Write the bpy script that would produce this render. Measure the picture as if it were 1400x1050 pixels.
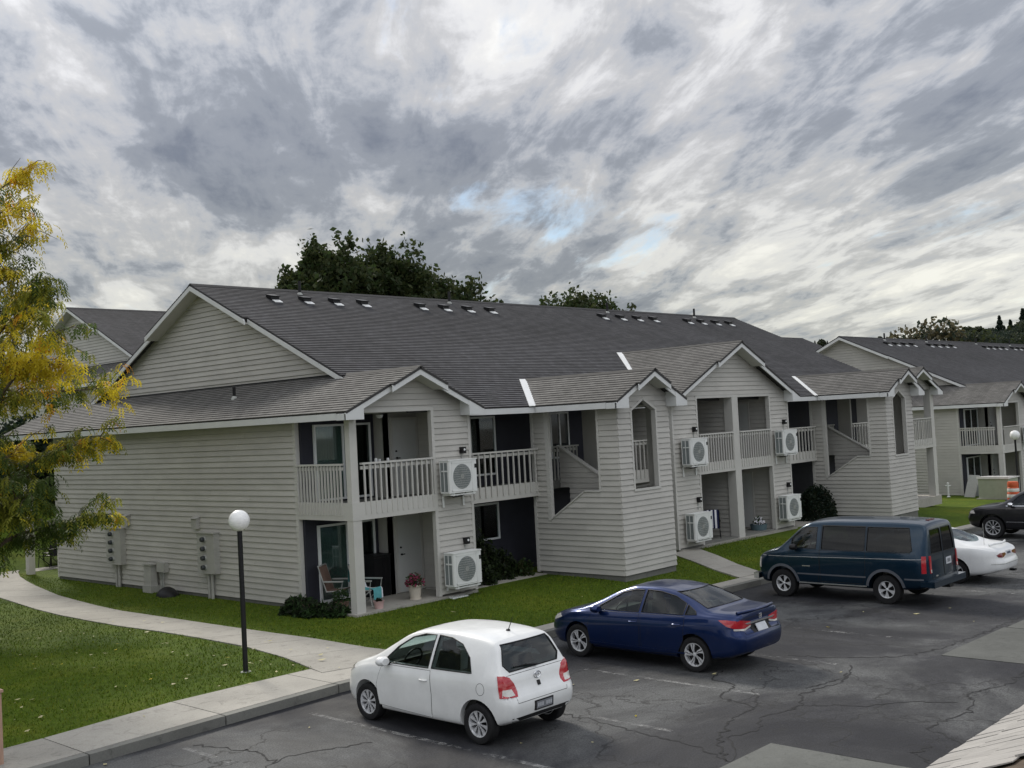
import bpy, bmesh, math, random
import numpy as np
from mathutils import Vector, Matrix
from mathutils.bvhtree import BVHTree

random.seed(7)
RNG = np.random.default_rng(7)
S = bpy.context.scene
COL = S.collection
for o_ in list(bpy.data.objects):
    bpy.data.objects.remove(o_)

# ------------------------------------------------------------------ camera
cam = bpy.data.cameras.new('camera')
cam.sensor_width = 36.0
cam.lens = 36.0 * 1519.14 / 1400.0
cam.clip_start = 0.1
cam.clip_end = 3000
cam_o = bpy.data.objects.new('camera', cam)
COL.objects.link(cam_o)
CR = ((0.68128597, -0.730147, -0.05229513),
      (-0.01035902, 0.06181613, -0.9980338),
      (0.73194407, 0.68048815, 0.03455086))
CAMZ = 4.6
cam_o.matrix_world = Matrix(((CR[0][0], -CR[1][0], -CR[2][0], 0.0),
                             (CR[0][1], -CR[1][1], -CR[2][1], 0.0),
                             (CR[0][2], -CR[1][2], -CR[2][2], CAMZ),
                             (0, 0, 0, 1)))
S.camera = cam_o

# ------------------------------------------------------------------ light
SUN_AZ = math.atan2(0.31, 0.95)           # from +Y towards +X
SUN_EL = math.radians(37)
SUN_DIR = Vector((math.sin(SUN_AZ) * math.cos(SUN_EL), math.cos(SUN_AZ) * math.cos(SUN_EL), math.sin(SUN_EL)))
world = bpy.data.worlds.new('World')
S.world = world
world.use_nodes = True
wt = world.node_tree
wt.nodes.clear()


def wn(t, **k):
    n = wt.nodes.new(t)
    for a, b in k.items():
        setattr(n, a, b)
    return n


def wmath(op, a, b=None, c=None):
    n = wn('ShaderNodeMath', operation=op)
    for i, v in enumerate((a, b, c)):
        if v is None:
            continue
        if isinstance(v, (int, float)):
            n.inputs[i].default_value = v
        else:
            wt.links.new(v, n.inputs[i])
    return n.outputs[0]


def wdot(v, d):
    n = wn('ShaderNodeVectorMath', operation='DOT_PRODUCT')
    wt.links.new(v, n.inputs[0])
    n.inputs[1].default_value = d
    return n.outputs['Value']


def wramp(fac, stops, interp='EASE'):
    n = wn('ShaderNodeValToRGB')
    cr = n.color_ramp
    cr.interpolation = interp
    while len(cr.elements) < len(stops):
        cr.elements.new(0.5)
    for e, (p, c) in zip(cr.elements, stops):
        e.position = p
        e.color = (c, c, c, 1) if isinstance(c, (int, float)) else (*c, 1)
    wt.links.new(fac, n.inputs[0])
    return n.outputs['Color']


def wmix(fac, a, b, blend='MIX'):
    n = wn('ShaderNodeMix', data_type='RGBA', blend_type=blend)
    if isinstance(fac, (int, float)):
        n.inputs[0].default_value = fac
    else:
        wt.links.new(fac, n.inputs[0])
    for i, v in ((6, a), (7, b)):
        if isinstance(v, tuple):
            n.inputs[i].default_value = (*v, 1)
        else:
            wt.links.new(v, n.inputs[i])
    return n.outputs[2]


tc = wn('ShaderNodeTexCoord')
D = tc.outputs['Generated']
dz = wdot(D, (0, 0, 1))
dzc = wmath('ADD', wmath('MAXIMUM', dz, 0.0), 0.115)
al = wmath('DIVIDE', wdot(D, (0.62, 0.80, 0)), dzc)
ac = wmath('DIVIDE', wdot(D, (0.80, -0.62, 0)), dzc)


def cloud_noise(sa, sc_, off, scale, detail, rough, dist):
    cmb = wn('ShaderNodeCombineXYZ')
    wt.links.new(wmath('MULTIPLY', al, sa), cmb.inputs[0])
    wt.links.new(wmath('MULTIPLY', ac, sc_), cmb.inputs[1])
    cmb.inputs[2].default_value = off
    n = wn('ShaderNodeTexNoise', noise_dimensions='3D')
    wt.links.new(cmb.outputs[0], n.inputs['Vector'])
    n.inputs['Scale'].default_value = scale
    n.inputs['Detail'].default_value = detail
    n.inputs['Roughness'].default_value = rough
    n.inputs['Distortion'].default_value = dist
    return n.outputs['Fac']


n_cov = cloud_noise(0.42, 1.30, 17.9, 0.9, 10, 0.60, 0.15)
n_big = cloud_noise(0.70, 0.95, 14.6, 0.80, 6, 0.55, 0.2)
n_fine = cloud_noise(0.55, 1.6, 2.9, 3.1, 10, 0.60, 0.35)
n_puff = cloud_noise(0.9, 1.4, 7.7, 9.0, 8, 0.65, 0.4)
cover = wmath('ADD', wmath('MULTIPLY', n_cov, 0.70), wmath('MULTIPLY', n_fine, 0.30))
mask = wramp(cover, [(0.335, 0.10), (0.42, 1.0)])
thick = wmath('ADD', wmath('MULTIPLY', n_big, 0.56), wmath('ADD', wmath('MULTIPLY', n_fine, 0.36), wmath('MULTIPLY', n_puff, 0.08)))
lum = wramp(thick, [(0.37, 0.92), (0.43, 0.77), (0.49, 0.53), (0.545, 0.345), (0.62, 0.25)], 'EASE')
tint = wramp(thick, [(0.38, (1.0, 0.99, 0.94)), (0.47, (0.98, 0.985, 0.985)), (0.54, (0.88, 0.95, 1.055)), (0.64, (0.80, 0.91, 1.11))])
ccol = wmix(1.0, lum, tint, 'MULTIPLY')
sd = wmath('MAXIMUM', wdot(D, tuple(SUN_DIR)), 0.0)
glow = wmath('ADD', wmath('MULTIPLY', wmath('POWER', sd, 7.0), 0.22), wmath('ADD', wmath('MULTIPLY', wmath('POWER', sd, 60.0), 1.2), 0.60))
# overcast skies brighten towards the zenith
zen = wmath('ADD', wmath('MULTIPLY', wmath('MAXIMUM', dz, 0.0), 0.72), 0.80)
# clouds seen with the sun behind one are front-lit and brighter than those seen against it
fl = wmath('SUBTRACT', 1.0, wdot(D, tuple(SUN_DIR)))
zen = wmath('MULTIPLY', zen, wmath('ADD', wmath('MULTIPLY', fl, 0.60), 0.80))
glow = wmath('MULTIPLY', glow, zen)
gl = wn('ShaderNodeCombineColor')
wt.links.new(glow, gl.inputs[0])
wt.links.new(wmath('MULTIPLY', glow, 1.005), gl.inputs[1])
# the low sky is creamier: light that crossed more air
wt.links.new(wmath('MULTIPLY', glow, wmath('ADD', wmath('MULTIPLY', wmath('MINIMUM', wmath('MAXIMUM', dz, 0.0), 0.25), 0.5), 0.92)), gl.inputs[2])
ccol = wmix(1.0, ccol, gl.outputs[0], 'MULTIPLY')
sky = wn('ShaderNodeTexSky', sky_type='NISHITA')
sky.sun_disc = False
sky.sun_elevation = SUN_EL
sky.sun_rotation = SUN_AZ
sky.air_density = 1.0
sky.dust_density = 0.3
bg1 = wn('ShaderNodeBackground')
bg1.inputs[1].default_value = 0.06
wt.links.new(sky.outputs[0], bg1.inputs[0])
bg2 = wn('ShaderNodeBackground')
bg2.inputs[1].default_value = 1.0
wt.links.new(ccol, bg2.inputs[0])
mx = wn('ShaderNodeMixShader')
wt.links.new(mask, mx.inputs[0])
wt.links.new(bg1.outputs[0], mx.inputs[1])
wt.links.new(bg2.outputs[0], mx.inputs[2])
wo = wn('ShaderNodeOutputWorld')
wt.links.new(mx.outputs[0], wo.inputs[0])

sun = bpy.data.lights.new('sun', 'SUN')
sun.energy = 1.5
sun.angle = math.radians(11)
sun.color = (1.0, 0.94, 0.84)
sun_o = bpy.data.objects.new('sun', sun)
COL.objects.link(sun_o)
sun_o.rotation_euler = (-SUN_DIR).to_track_quat('-Z', 'Y').to_euler()
sun_o.location = (0, 60, 60)

S.view_settings.view_transform = 'Standard'
S.view_settings.look = 'None'
S.view_settings.exposure = 0.85
S.view_settings.gamma = 1.0
S.view_settings.use_curve_mapping = False
S.render.engine = 'CYCLES'
S.cycles.use_denoising = True
S.cycles.max_bounces = 6
S.cycles.transparent_max_bounces = 8


# ------------------------------------------------------------------ materials
class NT:
    def __init__(self, name):
        self.m = bpy.data.materials.new(name)
        self.m.use_nodes = True
        self.t = self.m.node_tree
        self.b = self.t.nodes['Principled BSDF']
        self.out = self.t.nodes['Material Output']

    def n(self, t, **k):
        n = self.t.nodes.new(t)
        for a, b in k.items():
            setattr(n, a, b)
        return n

    def put(self, sock, v):
        if v is None:
            return
        if isinstance(v, (int, float)):
            sock.default_value = v
        elif isinstance(v, tuple):
            sock.default_value = (*v, 1) if len(v) == 3 and sock.type == 'RGBA' else v
        else:
            self.t.links.new(v, sock)

    def coord(self, scale=(1, 1, 1), kind='Object', rot=(0, 0, 0)):
        c = self.n('ShaderNodeTexCoord')
        mp = self.n('ShaderNodeMapping')
        self.t.links.new(c.outputs[kind], mp.inputs[0])
        mp.inputs['Scale'].default_value = scale
        mp.inputs['Rotation'].default_value = rot
        return mp.outputs[0]

    def noise(self, vec, scale, detail=4, rough=0.55, dist=0.0):
        n = self.n('ShaderNodeTexNoise')
        self.t.links.new(vec, n.inputs['Vector'])
        n.inputs['Scale'].default_value = scale
        n.inputs['Detail'].default_value = detail
        n.inputs['Roughness'].default_value = rough
        n.inputs['Distortion'].default_value = dist
        return n.outputs['Fac']

    def ramp(self, fac, stops, interp='LINEAR'):
        n = self.n('ShaderNodeValToRGB')
        cr = n.color_ramp
        cr.interpolation = interp
        while len(cr.elements) < len(stops):
            cr.elements.new(0.5)
        for e, (p, c) in zip(cr.elements, stops):
            e.position = p
            e.color = (c, c, c, 1) if isinstance(c, (int, float)) else (*c, 1)
        self.t.links.new(fac, n.inputs[0])
        return n.outputs['Color']

    def mix(self, fac, a, b, blend='MIX'):
        n = self.n('ShaderNodeMix', data_type='RGBA', blend_type=blend)
        self.put(n.inputs[0], fac)
        self.put(n.inputs[6], a)
        self.put(n.inputs[7], b)
        return n.outputs[2]

    def math(self, op, a, b=None):
        n = self.n('ShaderNodeMath', operation=op)
        self.put(n.inputs[0], a)
        self.put(n.inputs[1], b)
        return n.outputs[0]

    def bump(self, h, strength=0.3, dist=0.01):
        n = self.n('ShaderNodeBump')
        n.inputs['Strength'].default_value = strength
        n.inputs['Distance'].default_value = dist
        self.t.links.new(h, n.inputs['Height'])
        self.t.links.new(n.outputs[0], self.b.inputs['Normal'])

    def set(self, base=None, rough=None, metal=None, spec=None, **k):
        self.put(self.b.inputs['Base Color'], base)
        self.put(self.b.inputs['Roughness'], rough)
        self.put(self.b.inputs['Metallic'], metal)
        self.put(self.b.inputs['Specular IOR Level'], spec)
        for a, v in k.items():
            self.put(self.b.inputs[a.replace('_', ' ')], v)
        return self.m


M = {}


def vary(c, k):
    return tuple(min(1, x * k) for x in c)


def painted(name, c, rough=0.6, amp=0.10, scale=3.0, obj_var=0.0, stretch=(1, 1, 1), bump=0.15):
    t = NT(name)
    v = t.coord(stretch)
    n1 = t.noise(v, scale, 5, 0.6)
    col = t.ramp(n1, [(0.3, vary(c, 1 - amp)), (0.7, vary(c, 1 + amp))])
    if obj_var:
        oi = t.n('ShaderNodeObjectInfo')
        r = t.ramp(oi.outputs['Random'], [(0, 1 - obj_var), (1, 1 + obj_var)])
        col = t.mix(1.0, col, r, 'MULTIPLY')
    t.bump(t.noise(v, scale * 14, 3), bump, 0.004)
    M[name] = t.set(col, rough, 0.0, 0.3)


SIDING = (0.475, 0.462, 0.425)
painted('siding', SIDING, 0.62, 0.09, 1.1, 0.05, (1, 1, 2.2), 0.25)
painted('wall_paint', (0.42, 0.41, 0.38), 0.65, 0.05, 1.2)
painted('trim', (0.53, 0.52, 0.485), 0.55, 0.05, 2.0)
painted('roof_edge', (0.05, 0.048, 0.047), 0.8, 0.15, 3.0)
painted('earth', (0.13, 0.12, 0.10), 0.95, 0.3, 0.4)
painted('fascia', (0.66, 0.67, 0.66), 0.5, 0.05, 2.0)
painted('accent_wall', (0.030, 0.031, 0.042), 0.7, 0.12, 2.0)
painted('door_paint', (0.55, 0.56, 0.54), 0.45, 0.04, 2.0)
painted('white_frame', (0.72, 0.74, 0.73), 0.4, 0.03, 3.0)
painted('white_metal', (0.78, 0.79, 0.78), 0.4, 0.06, 4.0)
painted('ac_white', (0.74, 0.75, 0.73), 0.45, 0.03, 3.0)
painted('ac_grille', (0.20, 0.225, 0.225), 0.5, 0.10, 8.0)
painted('black_plastic', (0.012, 0.012, 0.013), 0.5, 0.2, 6.0)
painted('black_metal', (0.010, 0.010, 0.011), 0.4, 0.2, 6.0)
painted('rubber', (0.014, 0.014, 0.015), 0.8, 0.25, 12.0)
painted('grey_metal', (0.36, 0.37, 0.35), 0.5, 0.08, 5.0)
painted('meter_paint', (0.40, 0.395, 0.365), 0.55, 0.08, 4.0)
painted('dark_glass_dial', (0.05, 0.055, 0.06), 0.15, 0.1, 6.0)
painted('wood_post', (0.42, 0.27, 0.20), 0.6, 0.15, 5.0, 0, (6, 6, 1))
painted('ceramic', (0.55, 0.50, 0.42), 0.45, 0.1, 4.0)
painted('blue_planter', (0.10, 0.15, 0.17), 0.5, 0.15, 5.0)
painted('green_box', (0.36, 0.38, 0.30), 0.5, 0.08, 3.0)
painted('orange_plastic', (0.58, 0.11, 0.045), 0.5, 0.08, 5.0)
painted('white_reflective', (0.75, 0.72, 0.70), 0.4, 0.06, 5.0)
painted('teal_towel', (0.10, 0.34, 0.36), 0.95, 0.15, 8.0)
painted('navy_cloth', (0.015, 0.018, 0.06), 0.95, 0.15, 8.0)
painted('white_cloth', (0.70, 0.70, 0.74), 0.95, 0.06, 8.0)
painted('brown_cloth', (0.20, 0.13, 0.10), 0.95, 0.15, 8.0)
painted('bark', (0.10, 0.075, 0.055), 0.9, 0.35, 6.0, 0, (3, 3, 1), 0.8)
painted('soil', (0.05, 0.037, 0.027), 0.95, 0.3, 6.0, bump=0.6)
painted('seat_cloth', (0.14, 0.135, 0.125), 0.9, 0.15, 12.0)
painted('house_wall', (0.42, 0.44, 0.46), 0.7, 0.1, 1.0)
painted('house_roof', (0.12, 0.12, 0.13), 0.8, 0.15, 1.0)
painted('pink_plastic', (0.62, 0.42, 0.40), 0.5, 0.08, 4.0)
painted('curtain', (0.34, 0.44, 0.41), 0.9, 0.10, 2.0, 0, (14, 14, 0.5))
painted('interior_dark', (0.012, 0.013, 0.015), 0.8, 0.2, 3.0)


def shingle(name, c, amp):
    t = NT(name)
    uv = t.coord((1, 1, 1), 'UV')
    br = t.n('ShaderNodeTexBrick')
    t.t.links.new(uv, br.inputs['Vector'])
    br.inputs['Color1'].default_value = (*vary(c, 1 - amp), 1)
    br.inputs['Color2'].default_value = (*vary(c, 1 + amp), 1)
    br.inputs['Mortar'].default_value = (*vary(c, 0.55), 1)
    br.inputs['Scale'].default_value = 1.0
    br.inputs['Mortar Size'].default_value = 0.006
    br.inputs['Bias'].default_value = 0.0
    br.inputs['Brick Width'].default_value = 0.24
    br.inputs['Row Height'].default_value = 0.145
    n2 = t.noise(uv, 0.35, 5, 0.6)
    n3 = t.noise(uv, 60, 2)
    col = t.mix(1.0, br.outputs['Color'], t.ramp(n2, [(0.3, 0.82), (0.7, 1.18)]), 'MULTIPLY')
    col = t.mix(1.0, col, t.ramp(n3, [(0.3, 0.75), (0.7, 1.25)]), 'MULTIPLY')
    st = t.noise(t.coord((2.2, 0.16, 1), 'UV'), 1.3, 4, 0.6)
    col = t.mix(1.0, col, t.ramp(st, [(0.35, 0.86), (0.65, 1.08)]), 'MULTIPLY')
    t.bump(n3, 0.4, 0.004)
    M[name] = t.set(col, 0.9, 0, 0.25)


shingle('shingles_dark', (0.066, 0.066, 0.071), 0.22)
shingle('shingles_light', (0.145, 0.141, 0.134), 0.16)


def make_asphalt():
    t = NT('asphalt')
    v = t.coord()
    big = t.noise(v, 0.21, 8, 0.66, 0.6)
    mid = t.noise(v, 0.9, 6, 0.65, 0.3)
    fine = t.noise(v, 38, 4, 0.75)
    col = t.ramp(big, [(0.37, (0.0115, 0.012, 0.0155)), (0.48, (0.027, 0.0275, 0.0305)), (0.60, (0.078, 0.080, 0.080))])
    col = t.mix(1.0, col, t.ramp(mid, [(0.3, 0.62), (0.7, 1.35)]), 'MULTIPLY')
    col = t.mix(1.0, col, t.ramp(fine, [(0.32, 0.45), (0.68, 1.75)]), 'MULTIPLY')
    # light grit
    vo = t.n('ShaderNodeTexVoronoi', feature='F1')
    t.t.links.new(v, vo.inputs['Vector'])
    vo.inputs['Scale'].default_value = 9.0
    grit = t.ramp(vo.outputs['Distance'], [(0.0, 1.0), (0.09, 0.0)])
    grit = t.mix(1.0, grit, t.ramp(t.noise(v, 0.8, 4), [(0.52, 0.0), (0.68, 1.0)]), 'MULTIPLY')
    col = t.mix(t.math('MULTIPLY', grit, 0.6), col, (0.34, 0.33, 0.30))
    # cracks: crooked cell borders, only in patches
    wv = t.n('ShaderNodeVectorMath', operation='ADD')
    dn = t.n('ShaderNodeTexNoise')
    t.t.links.new(v, dn.inputs['Vector'])
    dn.inputs['Scale'].default_value = 1.7
    dn.inputs['Detail'].default_value = 6
    sc = t.n('ShaderNodeVectorMath', operation='SCALE')
    t.t.links.new(dn.outputs['Color'], sc.inputs[0])
    sc.inputs['Scale'].default_value = 1.3
    t.t.links.new(v, wv.inputs[0])
    t.t.links.new(sc.outputs[0], wv.inputs[1])
    cr = None
    for scale, w, lo, hi, ns in ((0.26, 0.009, 0.36, 0.44, 0.21), (1.7, 0.030, 0.50, 0.57, 0.23)):
        vc = t.n('ShaderNodeTexVoronoi', feature='DISTANCE_TO_EDGE')
        t.t.links.new(wv.outputs[0], vc.inputs['Vector'])
        vc.inputs['Scale'].default_value = scale
        line = t.ramp(vc.outputs['Distance'], [(0.0, 1.0), (w, 0.0)])
        line = t.mix(1.0, line, t.ramp(t.noise(v, ns, 3), [(lo, 0.0), (hi, 1.0)]), 'MULTIPLY')
        cr = line if cr is None else t.mix(1.0, cr, line, 'LIGHTEN')
    col = t.mix(t.math('MULTIPLY', cr, 0.85), col, (0.012, 0.012, 0.012))
    h = t.math('SUBTRACT', t.math('MULTIPLY', fine, 0.5), cr)
    t.bump(h, 0.35, 0.012)
    M['asphalt'] = t.set(col, t.ramp(mid, [(0.3, 0.7), (0.7, 0.92)]), 0, 0.35)


make_asphalt()


def make_concrete(name, c, amp=0.14):
    t = NT(name)
    v = t.coord()
    n1 = t.noise(v, 0.7, 6, 0.65)
    n2 = t.noise(v, 40, 3, 0.7)
    n3 = t.noise(v, 3.5, 5, 0.7, 0.8)
    col = t.ramp(n1, [(0.3, vary(c, 1 - amp)), (0.7, vary(c, 1 + amp))])
    col = t.mix(1.0, col, t.ramp(n2, [(0.3, 0.88), (0.7, 1.12)]), 'MULTIPLY')
    col = t.mix(1.0, col, t.ramp(n3, [(0.32, 0.72), (0.45, 1.0)]), 'MULTIPLY')
    oi = t.n('ShaderNodeObjectInfo')
    col = t.mix(1.0, col, t.ramp(oi.outputs['Random'], [(0, 0.9), (1, 1.08)]), 'MULTIPLY')
    t.bump(n2, 0.25, 0.004)
    M[name] = t.set(col, 0.85, 0, 0.3)


make_concrete('concrete', (0.34, 0.325, 0.29))
make_concrete('old_concrete', (0.17, 0.17, 0.155), 0.2)
make_concrete('gutter_concrete', (0.105, 0.108, 0.100), 0.25)


def make_grass():
    t = NT('lawn')
    v = t.coord()
    n1 = t.noise(v, 0.35, 5, 0.6)
    n2 = t.noise(v, 6, 5, 0.7)
    n3 = t.noise(v, 45, 3, 0.7)
    col = t.ramp(n1, [(0.3, (0.046, 0.082, 0.006)), (0.55, (0.080, 0.122, 0.008)), (0.75, (0.130, 0.150, 0.012))])
    col = t.mix(1.0, col, t.ramp(n2, [(0.3, 0.7), (0.7, 1.25)]), 'MULTIPLY')
    col = t.mix(1.0, col, t.ramp(n3, [(0.3, 0.55), (0.7, 1.4)]), 'MULTIPLY')
    t.bump(n3, 0.8, 0.03)
    M['lawn'] = t.set(col, 0.9, 0, 0.15)
    for nm, c in (('grass_a', (0.090, 0.145, 0.008)), ('grass_b', (0.140, 0.168, 0.014)), ('grass_c', (0.062, 0.106, 0.008))):
        g = NT(nm)
        M[nm] = g.set(c, 0.7, 0, 0.2)


make_grass()


def leaf(name, c, var=0.25, trans=0.45):
    t = NT(name)
    v = t.coord()
    n1 = t.noise(v, 1.3, 3, 0.6)
    col = t.ramp(n1, [(0.3, vary(c, 1 - var)), (0.7, vary(c, 1 + var))])
    t.set(col, 0.6, 0, 0.25)
    tr = t.n('ShaderNodeBsdfTranslucent')
    t.t.links.new(col, tr.inputs[0])
    mxs = t.n('ShaderNodeMixShader')
    mxs.inputs[0].default_value = trans
    t.t.links.new(t.b.outputs[0], mxs.inputs[1])
    t.t.links.new(tr.outputs[0], mxs.inputs[2])
    t.t.links.new(mxs.outputs[0], t.out.inputs['Surface'])
    M[name] = t.m


leaf('leaf_green', (0.075, 0.115, 0.026), 0.25, 0.55)
leaf('leaf_olive', (0.24, 0.25, 0.035), 0.25, 0.55)
leaf('leaf_yellow', (0.62, 0.50, 0.035), 0.2, 0.55)
leaf('leaf_orange', (0.66, 0.32, 0.03), 0.2, 0.55)
leaf('leaf_dark', (0.035, 0.055, 0.018))
leaf('leaf_dark_b', (0.048, 0.060, 0.020))
leaf('leaf_conifer', (0.018, 0.034, 0.024))
leaf('leaf_far', (0.040, 0.052, 0.036))
leaf('leaf_tan', (0.12, 0.105, 0.055))
leaf('shrub_dark', (0.020, 0.030, 0.014))
leaf('shrub_green', (0.040, 0.080, 0.025))
leaf('flower_pink', (0.34, 0.06, 0.12))
leaf('fallen_leaf', (0.44, 0.40, 0.22), 0.2, 0.1)


def carpaint(name, c, metal, flake=0.0, rough=0.35):
    t = NT(name)
    v = t.coord()
    col = t.ramp(t.noise(v, 2.5, 5, 0.6), [(0.3, vary(c, 0.93)), (0.7, vary(c, 1.06))])
    dirt = t.ramp(t.noise(v, 7, 5, 0.7), [(0.55, 0.0), (0.85, 0.10)])
    col = t.mix(dirt, col, (0.16, 0.15, 0.13))
    M[name] = t.set(col, rough, metal, 0.5, Coat_Weight=0.6, Coat_Roughness=0.04)


carpaint('paint_white', (0.78, 0.79, 0.78), 0.0)
carpaint('paint_white_warm', (0.76, 0.77, 0.77), 0.0)
carpaint('paint_blue', (0.0018, 0.018, 0.092), 0.65, rough=0.3)
carpaint('paint_teal', (0.003, 0.024, 0.050), 0.65, rough=0.3)
carpaint('paint_black', (0.007, 0.007, 0.010), 0.2)
carpaint('paint_grey_trim', (0.10, 0.11, 0.13), 0.1, rough=0.5)


def simple(name, c, rough, metal=0.0, **k):
    t = NT(name)
    n = t.noise(t.coord(), 9, 3)
    M[name] = t.set(t.ramp(n, [(0.3, vary(c, 0.93)), (0.7, vary(c, 1.07))]), rough, metal, 0.5, **k)


simple('chrome', (0.75, 0.76, 0.78), 0.15, 1.0)
simple('alloy', (0.60, 0.61, 0.63), 0.32, 0.45)
simple('bright_alloy', (0.74, 0.75, 0.77), 0.25, 0.45)
simple('red_lens', (0.42, 0.008, 0.018), 0.12, 0.0, Coat_Weight=1.0)
simple('dark_red_lens', (0.16, 0.006, 0.014), 0.12, 0.0, Coat_Weight=1.0)
simple('clear_lens', (0.62, 0.60, 0.56), 0.12, 0.0, Coat_Weight=1.0)
simple('plate', (0.55, 0.57, 0.60), 0.4)
simple('plate_dark', (0.20, 0.21, 0.23), 0.4)
simple('plate_print', (0.05, 0.06, 0.10), 0.5)
simple('window_glass', (0.012, 0.017, 0.018), 0.06, 0.0)
simple('road_paint', (0.36, 0.36, 0.35), 0.8)
simple('cardboard', (0.45, 0.45, 0.43), 0.7)


def worn_paint():
    t = NT('line_paint')
    v = t.coord()
    n = t.math('ADD', t.math('MULTIPLY', t.noise(v, 9, 5, 0.7), 0.6), t.math('MULTIPLY', t.noise(v, 1.3, 4, 0.6), 0.4))
    a = t.ramp(n, [(0.49, 0.0), (0.62, 0.48)])
    t.set((0.42, 0.42, 0.41), 0.8, 0, 0.3)
    t.t.links.new(a, t.b.inputs['Alpha'])
    M['line_paint'] = t.m


worn_paint()


def glassy(name, tint, fac):
    t = NT(name)
    tr = t.n('ShaderNodeBsdfTransparent')
    tr.inputs[0].default_value = (*tint, 1)
    gl = t.n('ShaderNodeBsdfGlossy')
    gl.inputs['Roughness'].default_value = 0.03
    gl.inputs[0].default_value = (0.95, 0.98, 1, 1)
    lw = t.n('ShaderNodeFresnel')
    lw.inputs[0].default_value = 1.42
    m1 = t.n('ShaderNodeMixShader')
    f = t.math('ADD', lw.outputs[0], fac)
    t.t.links.new(f, m1.inputs[0])
    t.t.links.new(tr.outputs[0], m1.inputs[1])
    t.t.links.new(gl.outputs[0], m1.inputs[2])
    t.t.links.new(m1.outputs[0], t.out.inputs['Surface'])
    M[name] = t.m


glassy('car_glass', (0.55, 0.63, 0.61), 0.015)
glassy('hatch_glass', (0.20, 0.25, 0.25), 0.02)
glassy('car_glass_dark', (0.045, 0.055, 0.06), 0.0)
glassy('pane_clear', (0.62, 0.68, 0.66), 0.03)


def globe_mat():
    t = NT('globe')
    t.set((0.86, 0.86, 0.84), 0.25, 0, 0.5, Subsurface_Weight=0.4, Coat_Weight=0.3)
    t.b.inputs['Subsurface Radius'].default_value = (0.1, 0.1, 0.1)
    M['globe'] = t.m


globe_mat()


# ------------------------------------------------------------------ mesh helpers
def link(o, parent=None, loc=None):
    COL.objects.link(o)
    if parent is not None:
        o.parent = parent
    if loc is not None:
        o.location = loc
    return o


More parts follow.
